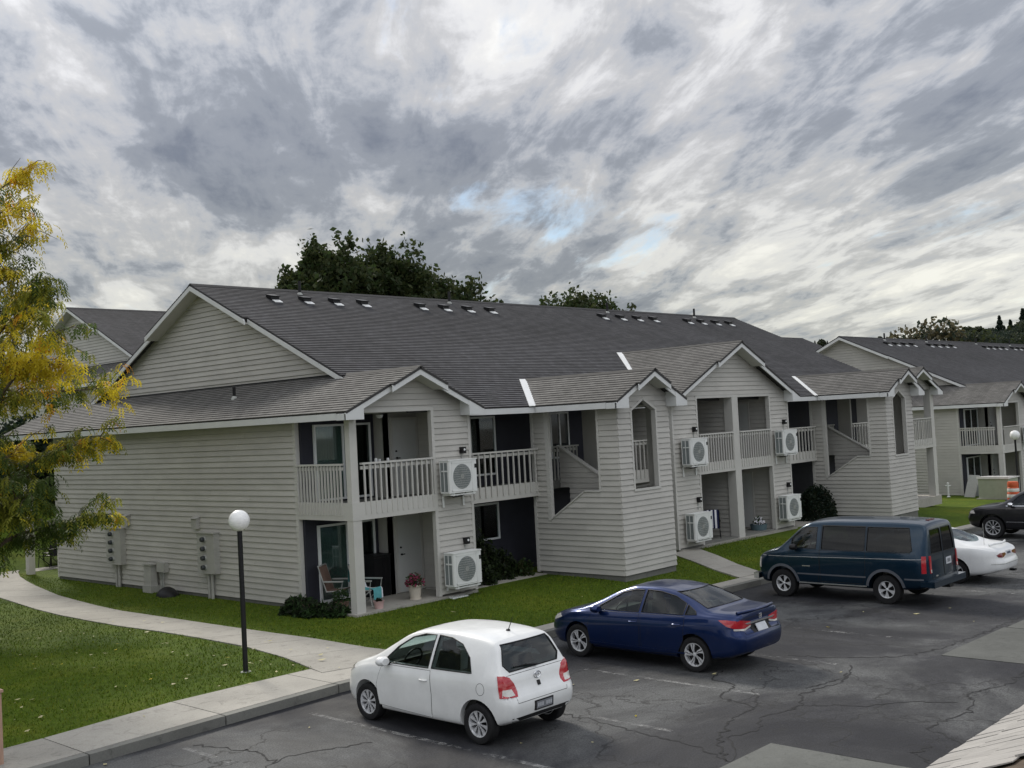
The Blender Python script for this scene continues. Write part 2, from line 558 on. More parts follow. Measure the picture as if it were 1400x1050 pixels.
class MB:
    """collects vertices and faces, becomes one mesh object"""

    def __init__(self):
        self.v = []
        self.f = []
        self.mi = []
        self.uv = {}

    def add(self, vs, fs, mi=0):
        b = len(self.v)
        self.v += [tuple(p) for p in vs]
        for f in fs:
            self.f.append(tuple(b + i for i in f))
            self.mi.append(mi)
        return self

    def box(self, x0, x1, y0, y1, z0, z1, mi=0):
        v = [(x0, y0, z0), (x1, y0, z0), (x1, y1, z0), (x0, y1, z0), (x0, y0, z1), (x1, y0, z1), (x1, y1, z1), (x0, y1, z1)]
        return self.add(v, [(0, 3, 2, 1), (4, 5, 6, 7), (0, 1, 5, 4), (1, 2, 6, 5), (2, 3, 7, 6), (3, 0, 4, 7)], mi)

    def prism(self, pts, vec, mi=0):
        n = len(pts)
        p0 = [Vector(p) for p in pts]
        vec = Vector(vec)
        nr = Vector((0, 0, 0))
        for i in range(n):
            nr += p0[i].cross(p0[(i + 1) % n])
        if nr.dot(vec) > 0:
            p0 = p0[::-1]
        p1 = [p + vec for p in p0]
        fs = [tuple(range(n)), tuple(range(2 * n - 1, n - 1, -1))]
        for i in range(n):
            j = (i + 1) % n
            fs.append((i, i + n, j + n, j))
        # make faces point outwards
        fs = [fs[0], fs[1]] + [f for f in fs[2:]]
        return self.add(p0 + p1, fs, mi)

    def bar(self, a, b, w, h, up=(0, 0, 1), mi=0):
        a, b = Vector(a), Vector(b)
        d = (b - a).normalized()
        s = d.cross(Vector(up))
        if s.length < 1e-5:
            s = d.cross(Vector((1, 0, 0)))
        s.normalize()
        u = s.cross(d)
        s *= w / 2
        u *= h / 2
        v = [a - s - u, a + s - u, a + s + u, a - s + u, b - s - u, b + s - u, b + s + u, b - s + u]
        return self.add(v, [(0, 1, 2, 3), (7, 6, 5, 4), (0, 4, 5, 1), (1, 5, 6, 2), (2, 6, 7, 3), (3, 7, 4, 0)], mi)

    def tube(self, pts, rad, seg=8, mi=0, cap=True):
        pts = [Vector(p) for p in pts]
        n = len(pts)
        if isinstance(rad, (int, float)):
            rad = [rad] * n
        rings = []
        ref = Vector((0.13, 0.31, 0.94))
        for i, p in enumerate(pts):
            d = (pts[min(i + 1, n - 1)] - pts[max(i - 1, 0)])
            d = d.normalized() if d.length > 1e-9 else Vector((0, 0, 1))
            s = d.cross(ref)
            if s.length < 1e-3:
                s = d.cross(Vector((1, 0, 0)))
            s.normalize()
            u = d.cross(s)
            rings.append([p + (s * math.cos(6.28318 * k / seg) + u * math.sin(6.28318 * k / seg)) * rad[i] for k in range(seg)])
        fs = []
        for i in range(n - 1):
            for k in range(seg):
                k2 = (k + 1) % seg
                fs.append((i * seg + k, i * seg + k2, (i + 1) * seg + k2, (i + 1) * seg + k))
        if cap:
            fs.append(tuple(range(seg - 1, -1, -1)))
            fs.append(tuple((n - 1) * seg + k for k in range(seg)))
        return self.add([q for r in rings for q in r], fs, mi)

    def lathe(self, prof, seg=24, c=(0, 0, 0), axis='z', mi=0):
        vs = []
        for r, h in prof:
            for k in range(seg):
                a = 6.2831853 * k / seg
                p = (r * math.cos(a), r * math.sin(a), h)
                if axis == 'y':
                    p = (p[0], h, -p[1])
                elif axis == 'x':
                    p = (h, p[0], p[1])
                vs.append((p[0] + c[0], p[1] + c[1], p[2] + c[2]))
        fs = []
        for i in range(len(prof) - 1):
            for k in range(seg):
                k2 = (k + 1) % seg
                fs.append((i * seg + k, i * seg + k2, (i + 1) * seg + k2, (i + 1) * seg + k))
        return self.add(vs, fs, mi)

    def build(self, name, mat, parent=None, loc=None, smooth=False):
        me = bpy.data.meshes.new(name)
        me.from_pydata(self.v, [], self.f)
        mats = mat if isinstance(mat, (list, tuple)) else [mat]
        for m in mats:
            me.materials.append(M[m])
        if len(mats) > 1:
            me.polygons.foreach_set('material_index', self.mi)
        if smooth:
            me.polygons.foreach_set('use_smooth', [True] * len(self.f))
            if smooth != 'all':
                me.set_sharp_from_angle(angle=math.radians(40))
        me.update()
        return link(bpy.data.objects.new(name, me), parent, loc)


def tag(o, label=None, cat=None, group=None, kind=None):
    for k, v in (('label', label), ('category', cat), ('group', group), ('kind', kind)):
        if v:
            o[k] = v
    return o


def empty(name, loc, label, cat, group=None, rz=0.0):
    o = bpy.data.objects.new(name, None)
    o.empty_display_size = 0.2
    COL.objects.link(o)
    o.location = loc
    o.rotation_euler = (0, 0, rz)
    return tag(o, label, cat, group)


def fastmesh(name, V, F, mats, mi=None, parent=None, loc=None):
    V = np.asarray(V, np.float32)
    F = np.asarray(F, np.int32)
    k = F.shape[1]
    me = bpy.data.meshes.new(name)
    me.vertices.add(len(V))
    me.vertices.foreach_set('co', V.ravel())
    me.loops.add(F.size)
    me.loops.foreach_set('vertex_index', F.ravel())
    me.polygons.add(len(F))
    me.polygons.foreach_set('loop_start', np.arange(0, F.size, k, dtype=np.int32))
    for m in mats:
        me.materials.append(M[m])
    if mi is not None:
        me.polygons.foreach_set('material_index', np.asarray(mi, np.int32))
    me.update(calc_edges=True)
    return link(bpy.data.objects.new(name, me), parent, loc)


def copy_tree(o, parent=None, children=None):
    c = o.copy()
    COL.objects.link(c)
    c.parent = parent
    for ch in list(o.children):
        copy_tree(ch, c)
    return c


def clip_band(poly, lo, hi):
    """clip a convex polygon [(u,v)] to lo<=v<=hi"""
    for sgn, lim in ((1, lo), (-1, hi)):
        out = []
        n = len(poly)
        for i in range(n):
            a, b = poly[i], poly[(i + 1) % n]
            da, db = sgn * (a[1] - lim), sgn * (b[1] - lim)
            if da >= 0:
                out.append(a)
            if (da > 0 and db < 0) or (da < 0 and db > 0):
                t = da / (da - db)
                out.append((a[0] + (b[0] - a[0]) * t, lim))
        poly = out
        if len(poly) < 3:
            return []
    cl = []
    for p in poly:
        if not cl or abs(p[0] - cl[-1][0]) + abs(p[1] - cl[-1][1]) > 1e-5:
            cl.append(p)
    if len(cl) > 2 and abs(cl[0][0] - cl[-1][0]) + abs(cl[0][1] - cl[-1][1]) < 1e-5:
        cl.pop()
    return cl if len(cl) >= 3 else []


def smooth01(a, b, x):
    t = min(1.0, max(0.0, (x - a) / (b - a)))
    return t * t * (3 - 2 * t)


def interp(pts, x):
    if x <= pts[0][0]:
        return pts[0][1]
    for (x0, y0), (x1, y1) in zip(pts, pts[1:]):
        if x <= x1:
            return y0 + (y1 - y0) * (x - x0) / (x1 - x0)
    return pts[-1][1]


def gz(x):
    """level of the car park, falling gently to the east"""
    return interp([(-60, 0.0), (14, 0.0), (20, -0.03), (26, -0.10), (41, -0.30), (50, -0.45), (61, -0.65), (80, -0.85), (400, -0.9)], x)


def lz(x, y):
    """level of the lawn"""
    k = gz(x) + 0.14
    t = smooth01(16.6, 20.3, y)
    w = 1 - smooth01(43, 52, x)
    z = k + t * w * (0.20 - k)
    return z + 2.5 * smooth01(42, 50, y)
# ================================================================== the setting
def sheet(name, xs, ys, zf, mat, kind='structure', label=None):
    V = [(x, y, zf(x, y)) for y in ys for x in xs]
    nx = len(xs)
    F = [(j * nx + i, j * nx + i + 1, (j + 1) * nx + i + 1, (j + 1) * nx + i) for j in range(len(ys) - 1) for i in range(nx - 1)]
    o = fastmesh(name, V, F, [mat])
    o.data.polygons.foreach_set('use_smooth', [True] * len(F))
    return tag(o, label, None, None, kind)


def lin(a, b, n):
    return [a + (b - a) * i / n for i in range(n + 1)]


sheet('ground', lin(-700, 2300, 20), lin(-900, 2100, 20), lambda x, y: -1.6, 'earth')
sheet('car_park', lin(-60, 12, 9) + lin(14, 90, 38), lin(-34, 15.95, 10), lambda x, y: gz(x), 'asphalt')

KF = 15.78      # kerb face


def kerb_line(x):
    return interp([(-60, 14.7), (6.0, 15.55), (10, 15.80), (13, 15.92), (18, 15.80), (30, 15.72), (44, 15.75), (90, 15.75)], x)


# lawn: from behind the pavement strip back to the hills; path and slabs lie on top of it
lawn_xs = lin(-60, 0, 6)[:-1] + lin(0, 56, 56)[:-1] + lin(56, 150, 30)


def back_edge(x):
    if x < 12.9:
        return interp([(-60, 16.3), (6.8, 17.05), (9.7, 17.45), (11.3, 17.5), (12.9, 17.35)], x)
    return 16.40


V, F = [], []
ts = [0, .01, .03, .06, .1, .14, .18, .22, .26, .3, .34, .38, .45, .55, .7, 1.0]
for t in ts:
    for x in lawn_xs:
        y0 = back_edge(x) - 0.02
        y = y0 + (130 - y0) * (t ** 1.6)
        V.append((x, y, lz(x, y)))
nx = len(lawn_xs)
for j in range(len(ts) - 1):
    for i in range(nx - 1):
        F.append((j * nx + i, j * nx + i + 1, (j + 1) * nx + i + 1, (j + 1) * nx + i))
lawn = fastmesh('lawn', V, F, ['lawn'])
lawn.data.polygons.foreach_set('use_smooth', [True] * len(F))
tag(lawn, None, None, None, 'structure')


def lawn_at(x, y):
    return lz(x, y)


def slab(parent, name, quad, top, th=0.12, mat='concrete'):
    """a paving slab: four (x,y) corners; joint gap left by insetting"""
    cx = sum(p[0] for p in quad) / 4
    cy = sum(p[1] for p in quad) / 4
    q = []
    for x, y in quad:
        d = math.hypot(cx - x, cy - y)
        q.append((x + (cx - x) * 0.012 / d, y + (cy - y) * 0.012 / d))
    mb = MB()
    vs = [(x, y, top(x, y) - th) for x, y in q] + [(x, y, top(x, y)) for x, y in q]
    mb.add(vs, [(0, 3, 2, 1), (4, 5, 6, 7), (0, 1, 5, 4), (1, 2, 6, 5), (2, 3, 7, 6), (3, 0, 4, 7)])
    return mb.build(name, mat, parent)


# kerbside pavement: slabs with a kerb face
pav = MB().add([(x, y, gz(x) - 0.02) for x, y in ((-20, 15.0), (60, 15.9), (60, 16.3), (-20, 16.2))], [(0, 1, 2, 3)]).build('pavement', 'soil')
tag(pav, None, None, None, 'structure')
ptop = lambda x, y: gz(x) + 0.155
xs_s = [-16 + 2.35 * i for i in range(27)]
for a, b in zip(xs_s, xs_s[1:]):
    ka, kb = kerb_line(a), kerb_line(b)
    slab(pav, 'paving_slab', [(a, ka + 0.17), (b, kb + 0.17), (b, back_edge(b if b < 12.9 or a >= 12.9 else 12.89) + 0.0), (a, back_edge(a))], ptop)
    slab(pav, 'kerb_stone', [(a, ka), (b, kb), (b, kb + 0.17), (a, ka + 0.17)], lambda x, y: gz(x) + 0.15, 0.3, 'old_concrete')

# garden path beside the end wall, curving behind the building
up = [(14.75, 16.35), (14.55, 17.6), (14.45, 19.8), (14.35, 21.8), (14.3, 25.3), (14.25, 28.1), (14.75, 32.2), (15.65, 36.3), (16.6, 39.6), (18.2, 42.5), (21, 45)]
lo = [(12.6, 16.9), (12.75, 17.4), (12.95, 18.4), (13.15, 20.2), (13.2, 23.0), (13.0, 26.0), (13.1, 29.6), (13.7, 34.0), (14.6, 39.0), (16.4, 44.0), (20, 47.5)]


def resample(pl, step_n):
    d = [0]
    for a, b in zip(pl, pl[1:]):
        d.append(d[-1] + math.hypot(b[0] - a[0], b[1] - a[1]))
    out = []
    for i in range(step_n + 1):
        t = d[-1] * i / step_n
        out.append((interp(list(zip(d, [p[0] for p in pl])), t), interp(list(zip(d, [p[1] for p in pl])), t)))
    return out


path = MB().add([(x, y, lz(x, y) - 0.06) for x, y in ((13, 17), (14, 17), (14, 20), (13, 20))], [(0, 1, 2, 3)]).build('garden_path', 'soil')
tag(path, None, None, None, 'structure')
ru, rl = resample(up, 19), resample(lo, 19)
for i in range(19):
    slab(path, 'paving_slab', [rl[i], ru[i], ru[i + 1], rl[i + 1]], lambda x, y: lz(x, y) + 0.022, 0.1)
# short walks from the pavement to the patios
for k, (q0, q1, n) in enumerate((((26.3, 16.38, 27.5, 16.38), (28.9, 20.45, 30.4, 20.45), 3), ((37.2, 20.6, 38.6, 20.3), (37.6, 21.9, 40.2, 21.9), 2))):
    w = MB().add([(q0[0], q0[1] + .2, lz(q0[0], q0[1]) - 0.06), (q0[2], q0[3] + .2, lz(q0[0], q0[1]) - 0.06), (q1[2], q1[3], lz(q1[0], q1[1]) - 0.06)], [(0, 1, 2)]).build('patio_walk', 'soil')
    tag(w, None, None, None, 'structure')
    for i in range(n):
        t0, t1 = i / n, (i + 1) / n
        L = lambda t: (q0[0] + (q1[0] - q0[0]) * t, q0[1] + (q1[1] - q0[1]) * t)
        Rr = lambda t: (q0[2] + (q1[2] - q0[2]) * t, q0[3] + (q1[3] - q0[3]) * t)
        slab(w, 'paving_slab', [L(t0), Rr(t0), Rr(t1), L(t1)], lambda x, y: lz(x, y) + 0.03, 0.1)

# parking bay lines
for k, x in enumerate([8.75, 11.05, 13.35, 15.85, 18.45, 21.2, 24.0 - 1.3, 27.6, 31.0, 33.6, 36.2, 38.6 - .3, 41.2]):
    if k == 6:
        continue
    mb = MB()
    ya, yb = 9.6, 15.2
    N = 8
    for i in range(N):
        y0, y1 = ya + (yb - ya) * i / N, ya + (yb - ya) * (i + 1) / N
        mb.add([(x - .05, y0, gz(x) + .005), (x + .05, y0, gz(x) + .005), (x + .05, y1, gz(x) + .005), (x - .05, y1, gz(x) + .005)], [(0, 1, 2, 3)])
    tag(mb.build('bay_line', 'line_paint'), None, None, None, 'structure')
# concrete gutter panels in the drive
gut = MB().add([(13, 7.2, gz(13) - .03), (14, 7.2, gz(13) - .03), (14, 7.6, gz(13) - .03)], [(0, 1, 2)]).build('gutter', 'old_concrete')
tag(gut, None, None, None, 'structure')
for (a, b, y0, y1) in ((9.0, 11.4, 5.9, 8.05), (11.42, 13.58, 5.9, 8.12), (20.02, 23.2, 5.2, 8.35), (23.22, 26.4, 5.2, 8.3), (26.42, 29.6, 5.2, 8.3), (29.62, 33, 5.2, 8.3), (33.02, 37, 5.2, 8.3)):
    slab(gut, 'gutter_panel', [(a, y0), (b, y0), (b, y1), (a, y1)], lambda x, y: gz(x) + 0.010, 0.06, 'gutter_concrete')

# tar-filled cracks that run across the drive
simple('crack_fill', (0.012, 0.012, 0.013), 0.9)
CRK = [[(12.45, 8.05), (13.0, 8.3), (13.5, 8.75), (14.1, 8.6), (14.6, 8.9), (15.6, 8.75), (16.3, 9.1), (17.2, 8.9), (18.0, 9.15)],
       [(12.6, 8.2), (13.2, 8.75), (14.2, 9.2), (15.2, 9.3), (15.9, 9.7)],
       [(12.55, 8.0), (12.9, 8.9), (13.0, 9.8), (13.2, 10.9), (13.25, 11.6), (13.2, 12.2)],
       [(15.1, 9.3), (15.4, 10.1), (16.2, 10.3), (16.4, 10.9), (17.1, 11.1)],
       [(18.7, 10.7), (18.9, 10.0), (19.2, 9.4), (19.6, 8.9), (20.6, 8.55), (22.5, 8.5), (25, 8.45), (28, 8.5)],
       [(16.6, 9.2), (17.6, 9.0), (18.6, 9.35)], [(14.9, 5.9), (15.4, 6.7), (16.6, 6.5), (17.6, 6.9), (18.6, 6.6), (20.4, 6.8)], [(13.7, 5.8), (14.2, 6.4), (14.8, 6.3)],
       [(15.6, 8.75), (16.0, 8.0), (16.7, 7.4), (17.0, 6.8)], [(13.55, 8.05), (13.6, 7.0), (13.6, 5.9)], [(7.2, 13.6), (8.4, 13.2), (9.4, 13.5), (10.6, 13.0)], [(8.9, 15.2), (9.3, 14.1), (9.1, 13.3)]]
for ln_ in CRK:
    pts_ = []
    for (xa, ya), (xb, yb) in zip(ln_, ln_[1:]):
        n_ = max(2, int(math.hypot(xb - xa, yb - ya) / .09))
        for i in range(n_):
            t = i / n_
            j = .035 if 0 < i else .01
            pts_.append((xa + (xb - xa) * t + random.gauss(0, j), ya + (yb - ya) * t + random.gauss(0, j)))
    mb = MB()
    w_ = [random.uniform(.004, .022) for _ in pts_]
    for i in range(len(pts_) - 1):
        (xa, ya), (xb, yb) = pts_[i], pts_[i + 1]
        d_ = math.hypot(xb - xa, yb - ya) + 1e-6
        nx_, ny_ = -(yb - ya) / d_, (xb - xa) / d_
        q = [(xa - nx_ * w_[i], ya - ny_ * w_[i]), (xb - nx_ * w_[i + 1], yb - ny_ * w_[i + 1]), (xb + nx_ * w_[i + 1], yb + ny_ * w_[i + 1]), (xa + nx_ * w_[i], ya + ny_ * w_[i])]
        mb.add([(x, y, gz(x) + .004) for x, y in q], [(0, 1, 2, 3)])
    tag(mb.build('asphalt_crack', 'crack_fill'), None, None, None, 'structure')

# grass blades on the lawn the camera can see
def grass():
    n = 190000
    X = RNG.uniform(4.5, 34, n)
    Y = 16.0 + RNG.random(n) ** 1.35 * 24
    # keep what is in the lawn: not on the path, pavement or building
    be = np.interp(X, [-60, 6.8, 9.7, 11.3, 12.89, 12.9, 60], [16.3, 17.07, 17.47, 17.52, 17.37, 16.42, 16.42])
    yu = np.array([p[1] for p in up]); xu = np.array([p[0] for p in up])
    yl = np.array([p[1] for p in lo]); xl = np.array([p[0] for p in lo])
    onpath = (X > np.interp(Y, yl, xl) + .0) & (X < np.interp(Y, yu, xu) - .0)
    inb = (X > 16.7) & (Y > 20.85)
    inb |= (X > 23.95) & (X < 26.5) & (Y > 18.45)
    wl = 26.3 + (Y - 16.38) / 4.07 * 2.6
    wr = 27.5 + (Y - 16.38) / 4.07 * 2.9
    inb |= (X > wl - .02) & (X < wr + .02)
    # view wedge
    ok = (Y > be) & ~onpath & ~inb & (Y < X * 3.1) & (Y > X * 0.45)
    X, Y = X[ok], Y[ok]
    n = len(X)
    Z = np.array([lz(a, b) for a, b in zip(X, Y)])
    h = RNG.uniform(.025, .06, n)
    a = RNG.uniform(0, 6.283, n)
    w = RNG.uniform(.006, .014, n)
    lx, ly = RNG.normal(0, .018, n), RNG.normal(0, .018, n)
    P = np.stack([X, Y, Z - .004], 1)
    d = np.stack([np.cos(a) * w, np.sin(a) * w, np.zeros(n)], 1)
    T = P + np.stack([lx, ly, h], 1)
    Vv = np.stack([P - d, P + d, T], 1).reshape(-1, 3)
    Ff = np.arange(3 * n).reshape(-1, 3)
    o = fastmesh('grass', Vv, Ff, ['grass_a', 'grass_b', 'grass_c'], RNG.choice(3, n, p=[.5, .25, .25]))
    tag(o, 'short green mown grass blades of the lawn around the building', 'grass', None, 'stuff')


grass()


def litter():
    """fallen leaves on lawn and pavement"""
    n = 260
    X = np.concatenate([RNG.uniform(7, 14, 85), RNG.uniform(8, 22, 28), RNG.uniform(6, 25, 30)])
    Y = np.concatenate([RNG.uniform(17.3, 27, 85), RNG.uniform(16.3, 20.5, 28), RNG.uniform(9, 15.6, 30)])
    Vv, Ff = [], []
    for x, y in zip(X, Y):
        be_ = 17.4 if x < 12.9 else 16.4
        z = (lz(x, y) + .05) if y > be_ else ((gz(x) + .165) if y > 15.9 else gz(x) + .012)
        s = random.uniform(.025, .07) * (1.3 if random.random() < .12 else 1)
        a = random.uniform(0, 6.28)
        b = len(Vv)
        ca, sa = math.cos(a), math.sin(a)
        for u, v, q in ((-1, 0, .1), (0, -.45, 0), (1, 0, .25), (0, .45, .15)):
            Vv.append((x + s * (u * ca - v * sa), y + s * (u * sa + v * ca), z + q * s))
        Ff.append((b, b + 1, b + 2, b + 3))
    o = fastmesh('fallen_leaves', Vv, Ff, ['fallen_leaf', 'leaf_yellow'], RNG.choice(2, len(Ff), p=[.75, .25]))
    tag(o, 'small pale fallen leaves scattered over lawn and car park', 'leaves', None, 'stuff')


litter()
# ================================================================== apartment buildings
BASE = Vector((18.7, 30.3, 0.2))
Z = Vector((0, 0, 1))
BOARD = 0.152


class Bld:
    """an apartment building; parts are given in the coordinates of the near building"""

    def __init__(self, shift, label, detail):
        self.e = empty('apartment_building', BASE + Vector(shift), label, 'building', 'apartment buildings')
        self.detail = detail
        self.off = -BASE

    def part(self, mb, name, mat, parent=None, smooth=False):
        return mb.build(name, mat, parent or self.e, self.off if parent is None else None, smooth)

    def wall(self, name, o, u, n, pieces, thick=0.12, mat='wall_paint', siding=True, boards=None, z0=0.3):
        o, u, n = Vector(o), Vector(u), Vector(n)
        mb = MB()
        for pc in pieces:
            mb.prism([o + u * a + Z * b for a, b in pc], -n * thick)
        w = self.part(mb, name, mat)
        if not siding:
            return w
        boards = self.detail if boards is None else boards
        merged = MB()
        for pc in pieces:
            lo_, hi_ = min(p[1] for p in pc), max(p[1] for p in pc)
            k = math.floor((lo_ - z0) / BOARD + 1e-6)
            while z0 + k * BOARD < hi_ - 1e-4:
                a, b = z0 + k * BOARD, z0 + (k + 1) * BOARD
                k += 1
                q = clip_band(pc, max(a, lo_), min(b - .008, hi_))
                if not q or max(p[1] for p in q) - min(p[1] for p in q) < 0.01:
                    continue
                jit = random.uniform(-.001, .001)
                segs = [q]
                if boards and max(p[0] for p in q) - min(p[0] for p in q) > 13:
                    # long courses are made of lengths with staggered butt joints
                    u0, u1 = min(p[0] for p in q), max(p[0] for p in q)
                    cut, segs = u0 + 1.2 + (k * 1.83) % 4.0, []
                    edges = [u0]
                    while cut < u1 - .8:
                        edges.append(cut)
                        cut += 4.88
                    edges.append(u1)
                    for ea, eb in zip(edges, edges[1:]):
                        sw = clip_band([(p[1], p[0]) for p in q], ea + (.0025 if ea > u0 else 0), eb - (.0025 if eb < u1 else 0))
                        if sw:
                            segs.append([(p[1], p[0]) for p in sw])
                for q in segs:
                    fr = [o + u * p[0] + Z * p[1] + n * (0.005 + 0.028 * (b - p[1]) / BOARD + jit) for p in q]
                    bk = [o + u * p[0] + Z * p[1] - n * 0.004 for p in q]
                    m = len(q)
                    tgt = merged if not boards else MB()
                    tgt.add(fr + bk, [tuple(range(m)), tuple(range(2 * m - 1, m - 1, -1))] + [(i, i + m, (i + 1) % m + m, (i + 1) % m) for i in range(m)])
                    if boards:
                        tgt.build('siding_board', 'siding', w)
                        self.nb = getattr(self, 'nb', 0) + 1
        if merged.v:
            tag(merged.build('siding', 'siding', w), kind='stuff')
        return w

    def roof(self, name, o, u, up_, pieces, mat, th=0.05):
        """o: a point on the eave; u: along the eave; up_: unit vector up the slope; pieces in (u,v)"""
        o, u, up_ = Vector(o), Vector(u), Vector(up_).normalized()
        n = u.cross(up_)
        if n.z < 0:
            n = -n
        deck = MB()
        for pc in pieces:
            deck.prism([o + u * a + up_ * b - n * 0.006 for a, b in pc], -n * th)
        d = self.part(deck, name, 'roof_edge')
        E_ = 0.145
        vs, fs, uvs = [], [], []
        for pc in pieces:
            lo_, hi_ = min(p[1] for p in pc), max(p[1] for p in pc)
            k = math.floor(lo_ / E_ + 1e-6)
            while k * E_ < hi_ - 1e-4:
                a, b = k * E_, (k + 1) * E_
                k += 1
                q = clip_band(pc, max(a, lo_), min(b, hi_))
                if not q:
                    continue
                m = len(q)
                base = len(vs)
                for p in q:
                    vs.append(o + u * p[0] + up_ * p[1] + n * (0.004 + 0.016 * (b - p[1]) / E_))
                    uvs.append(p)
                for p in q:
                    vs.append(o + u * p[0] + up_ * p[1] - n * 0.004)
                    uvs.append(p)
                fs.append(tuple(base + i for i in range(m)))
                for i in range(m):
                    fs.append((base + i, base + i + m, base + (i + 1) % m + m, base + (i + 1) % m))
        me = bpy.data.meshes.new('shingles')
        me.from_pydata([tuple(v) for v in vs], [], fs)
        me.materials.append(M[mat])
        ul = me.uv_layers.new(name='UVMap')
        idx = np.zeros(len(me.loops), np.int32)
        me.loops.foreach_get('vertex_index', idx)
        ul.data.foreach_set('uv', np.array(uvs, np.float32)[idx].ravel())
        sh = link(bpy.data.objects.new('shingles', me), d)
        tag(sh, kind='stuff')
        return d

    def box(self, name, mat, *b, parent=None):
        return self.part(MB().box(*b), name, mat, parent)

    def trimbox(self, *b):
        return self.box('trim_board', 'trim', *b)

    def railing(self, a, b, n, ztop=3.80, zbot=2.58, out=(0, 0), deck_rail=True):
        """a,b: (x,y) ends; balusters on the outside face of the floor beam"""
        a, b = Vector((*a, 0)), Vector((*b, 0))
        d = (b - a).normalized()
        o = Vector((*out, 0))
        mb = MB()
        mb.bar(a + Z * ztop, b + Z * ztop, 0.10, 0.045)
        mb.bar(a + Z * (ztop - 0.10) - o * 0.03, b + Z * (ztop - 0.10) - o * 0.03, 0.035, 0.08)
        r = self.part(mb, 'railing', 'trim')
        bm_ = MB()
        w = 0.019
        bm_.box(-w, w, -w, w, 0, ztop - 0.022 - zbot)
        proto = None
        for i in range(n):
            p = a + (b - a) * ((i + 0.5) / n)
            p = Vector((p.x + out[0] * 0.012, p.y + out[1] * 0.012, zbot))
            if proto is None:
                proto = bm_.build('baluster', 'trim', r, p)
            else:
                c = proto.copy()
                COL.objects.link(c)
                c.location = p
        return r

    def window(self, x0, x1, z0, z1, y, nm='window', curtain=False, split=0.5):
        """frame and panes on a wall facing -Y at y"""
        t = 0.055
        mb = MB()
        ya, yb = y - 0.07, y - 0.004
        mb.box(x0, x0 + t, ya, yb, z0, z1).box(x1 - t, x1, ya, yb, z0, z1)
        mb.box(x0 + t, x1 - t, ya, yb, z1 - t, z1).box(x0 + t, x1 - t, ya, yb, z0, z0 + t)
        xm = x0 + (x1 - x0) * split
        mb.box(xm - .03, xm + .03, ya + .004, yb, z0 + t, z1 - t)
        f = self.part(mb, nm, 'white_frame')
        for a, b in ((x0 + t, xm - .03), (xm + .03, x1 - t)):
            MB().box(a, b, y - .042, y - .036, z0 + t, z1 - t).build('pane', 'pane_clear' if curtain else 'window_glass', f)
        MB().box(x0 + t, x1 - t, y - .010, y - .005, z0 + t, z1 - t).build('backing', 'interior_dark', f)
        if curtain:
            cm = MB()
            N = 44
            xa, xb = x0 + t, x0 + (x1 - x0) * (0.62 if curtain == 1 else 0.96)
            pts = [(xa + (xb - xa) * i / N, y - .021 + .007 * math.sin(i * 1.9) + .003 * math.sin(i * 4.3)) for i in range(N + 1)]
            vs = [(px, py, z0 + t) for px, py in pts] + [(px, py, z1 - t) for px, py in pts]
            cm.add(vs, [(i, i + 1, i + N + 2, i + N + 1) for i in range(N)])
            cm.build('curtain', 'curtain', f, smooth='all')
        return f

    def door(self, x0, x1, z0, z1, y):
        mb = MB().box(x0, x1, y - .045, y - .004, z0, z1)
        for a, b, c, d in ((.12, .88, .08, .42), (.12, .88, .48, .92)):
            pass
        dr = self.part(mb, 'door', 'door_paint')
        fr = MB()
        fr.box(x0 - .07, x0 - .002, y - .06, y - .004, z0, z1 + .07).box(x1 + .002, x1 + .07, y - .06, y - .004, z0, z1 + .07).box(x0 - .002, x1 + .002, y - .06, y - .004, z1 + .002, z1 + .07)
        fr.build('door_frame', 'trim', dr)
        h = MB()
        h.lathe([(0, -.1), (.028, -.1), (.028, -.075), (.012, -.07), (.012, -.045)], 12, (x0 + .09, y, z0 + 1.0), 'y')
        h.box(x0 + .08, x0 + .20, y - .098, y - .082, z0 + .985, z0 + 1.01)
        h.lathe([(0, -.075), (.025, -.075), (.025, -.045)], 12, (x0 + .09, y, z0 + 1.18), 'y')
        h.build('handle', 'black_metal', dr, smooth=True)
        return dr

    def barge(self, xc, hw, ze, zr, yf, extra=0.13, top=0.36, chop=True, w=0.15):
        """bargeboards of a front gable: ridge at xc, eaves at xc±hw; the top part stands further out"""
        sl = (zr - ze) / hw
        for s in (-1, 1):
            xm = xc + s * hw * top
            zm = zr - sl * hw * top
            e = Vector((xc + s * hw, 0, ze))
            m_ = Vector((xm, 0, zm))
            k = Vector((xc, 0, zr))
            q = Vector((0, 0, -(w + .03) * math.sqrt(1 + sl * sl)))
            dn = Vector((0, 0, -0.035))
            for nm, a, b, y in (('bargeboard', e, m_, yf), ('bargeboard', m_ + (m_ - k).normalized() * 0.10, k, yf - extra)):
                mb = MB()
                y_ = Vector((0, y, 0))
                mb.prism([a + dn + y_, b + dn + y_, b + q + y_, a + q + y_], (0, 0.04, 0))
                self.part(mb, nm, 'fascia')
            # soffit under the projecting peak
            mb = MB()
            y_ = Vector((0, yf - extra + 0.03, 0))
            mb.prism([m_ + Vector((0, 0, -.15)) + y_, k + Vector((0, 0, -.15)) + y_, k + Vector((0, 0, -.19)) + y_, m_ + Vector((0, 0, -.19)) + y_], (0, extra + 0.3, 0))
            self.part(mb, 'soffit', 'trim')
            if chop:
                mb = MB()
                y_ = Vector((0, yf - 0.012, 0))
                xe = xc + s * hw
                mb.prism([Vector((xe, 0, ze - .05)) + y_, Vector((xe, 0, ze - .2)) + y_, Vector((xe - s * .55, 0, ze - .2)) + y_, Vector((xe - s * .55, 0, ze - .05 + .55 * sl)) + y_], (0, 0.36, 0))
                self.part(mb, 'eave_return', 'fascia')

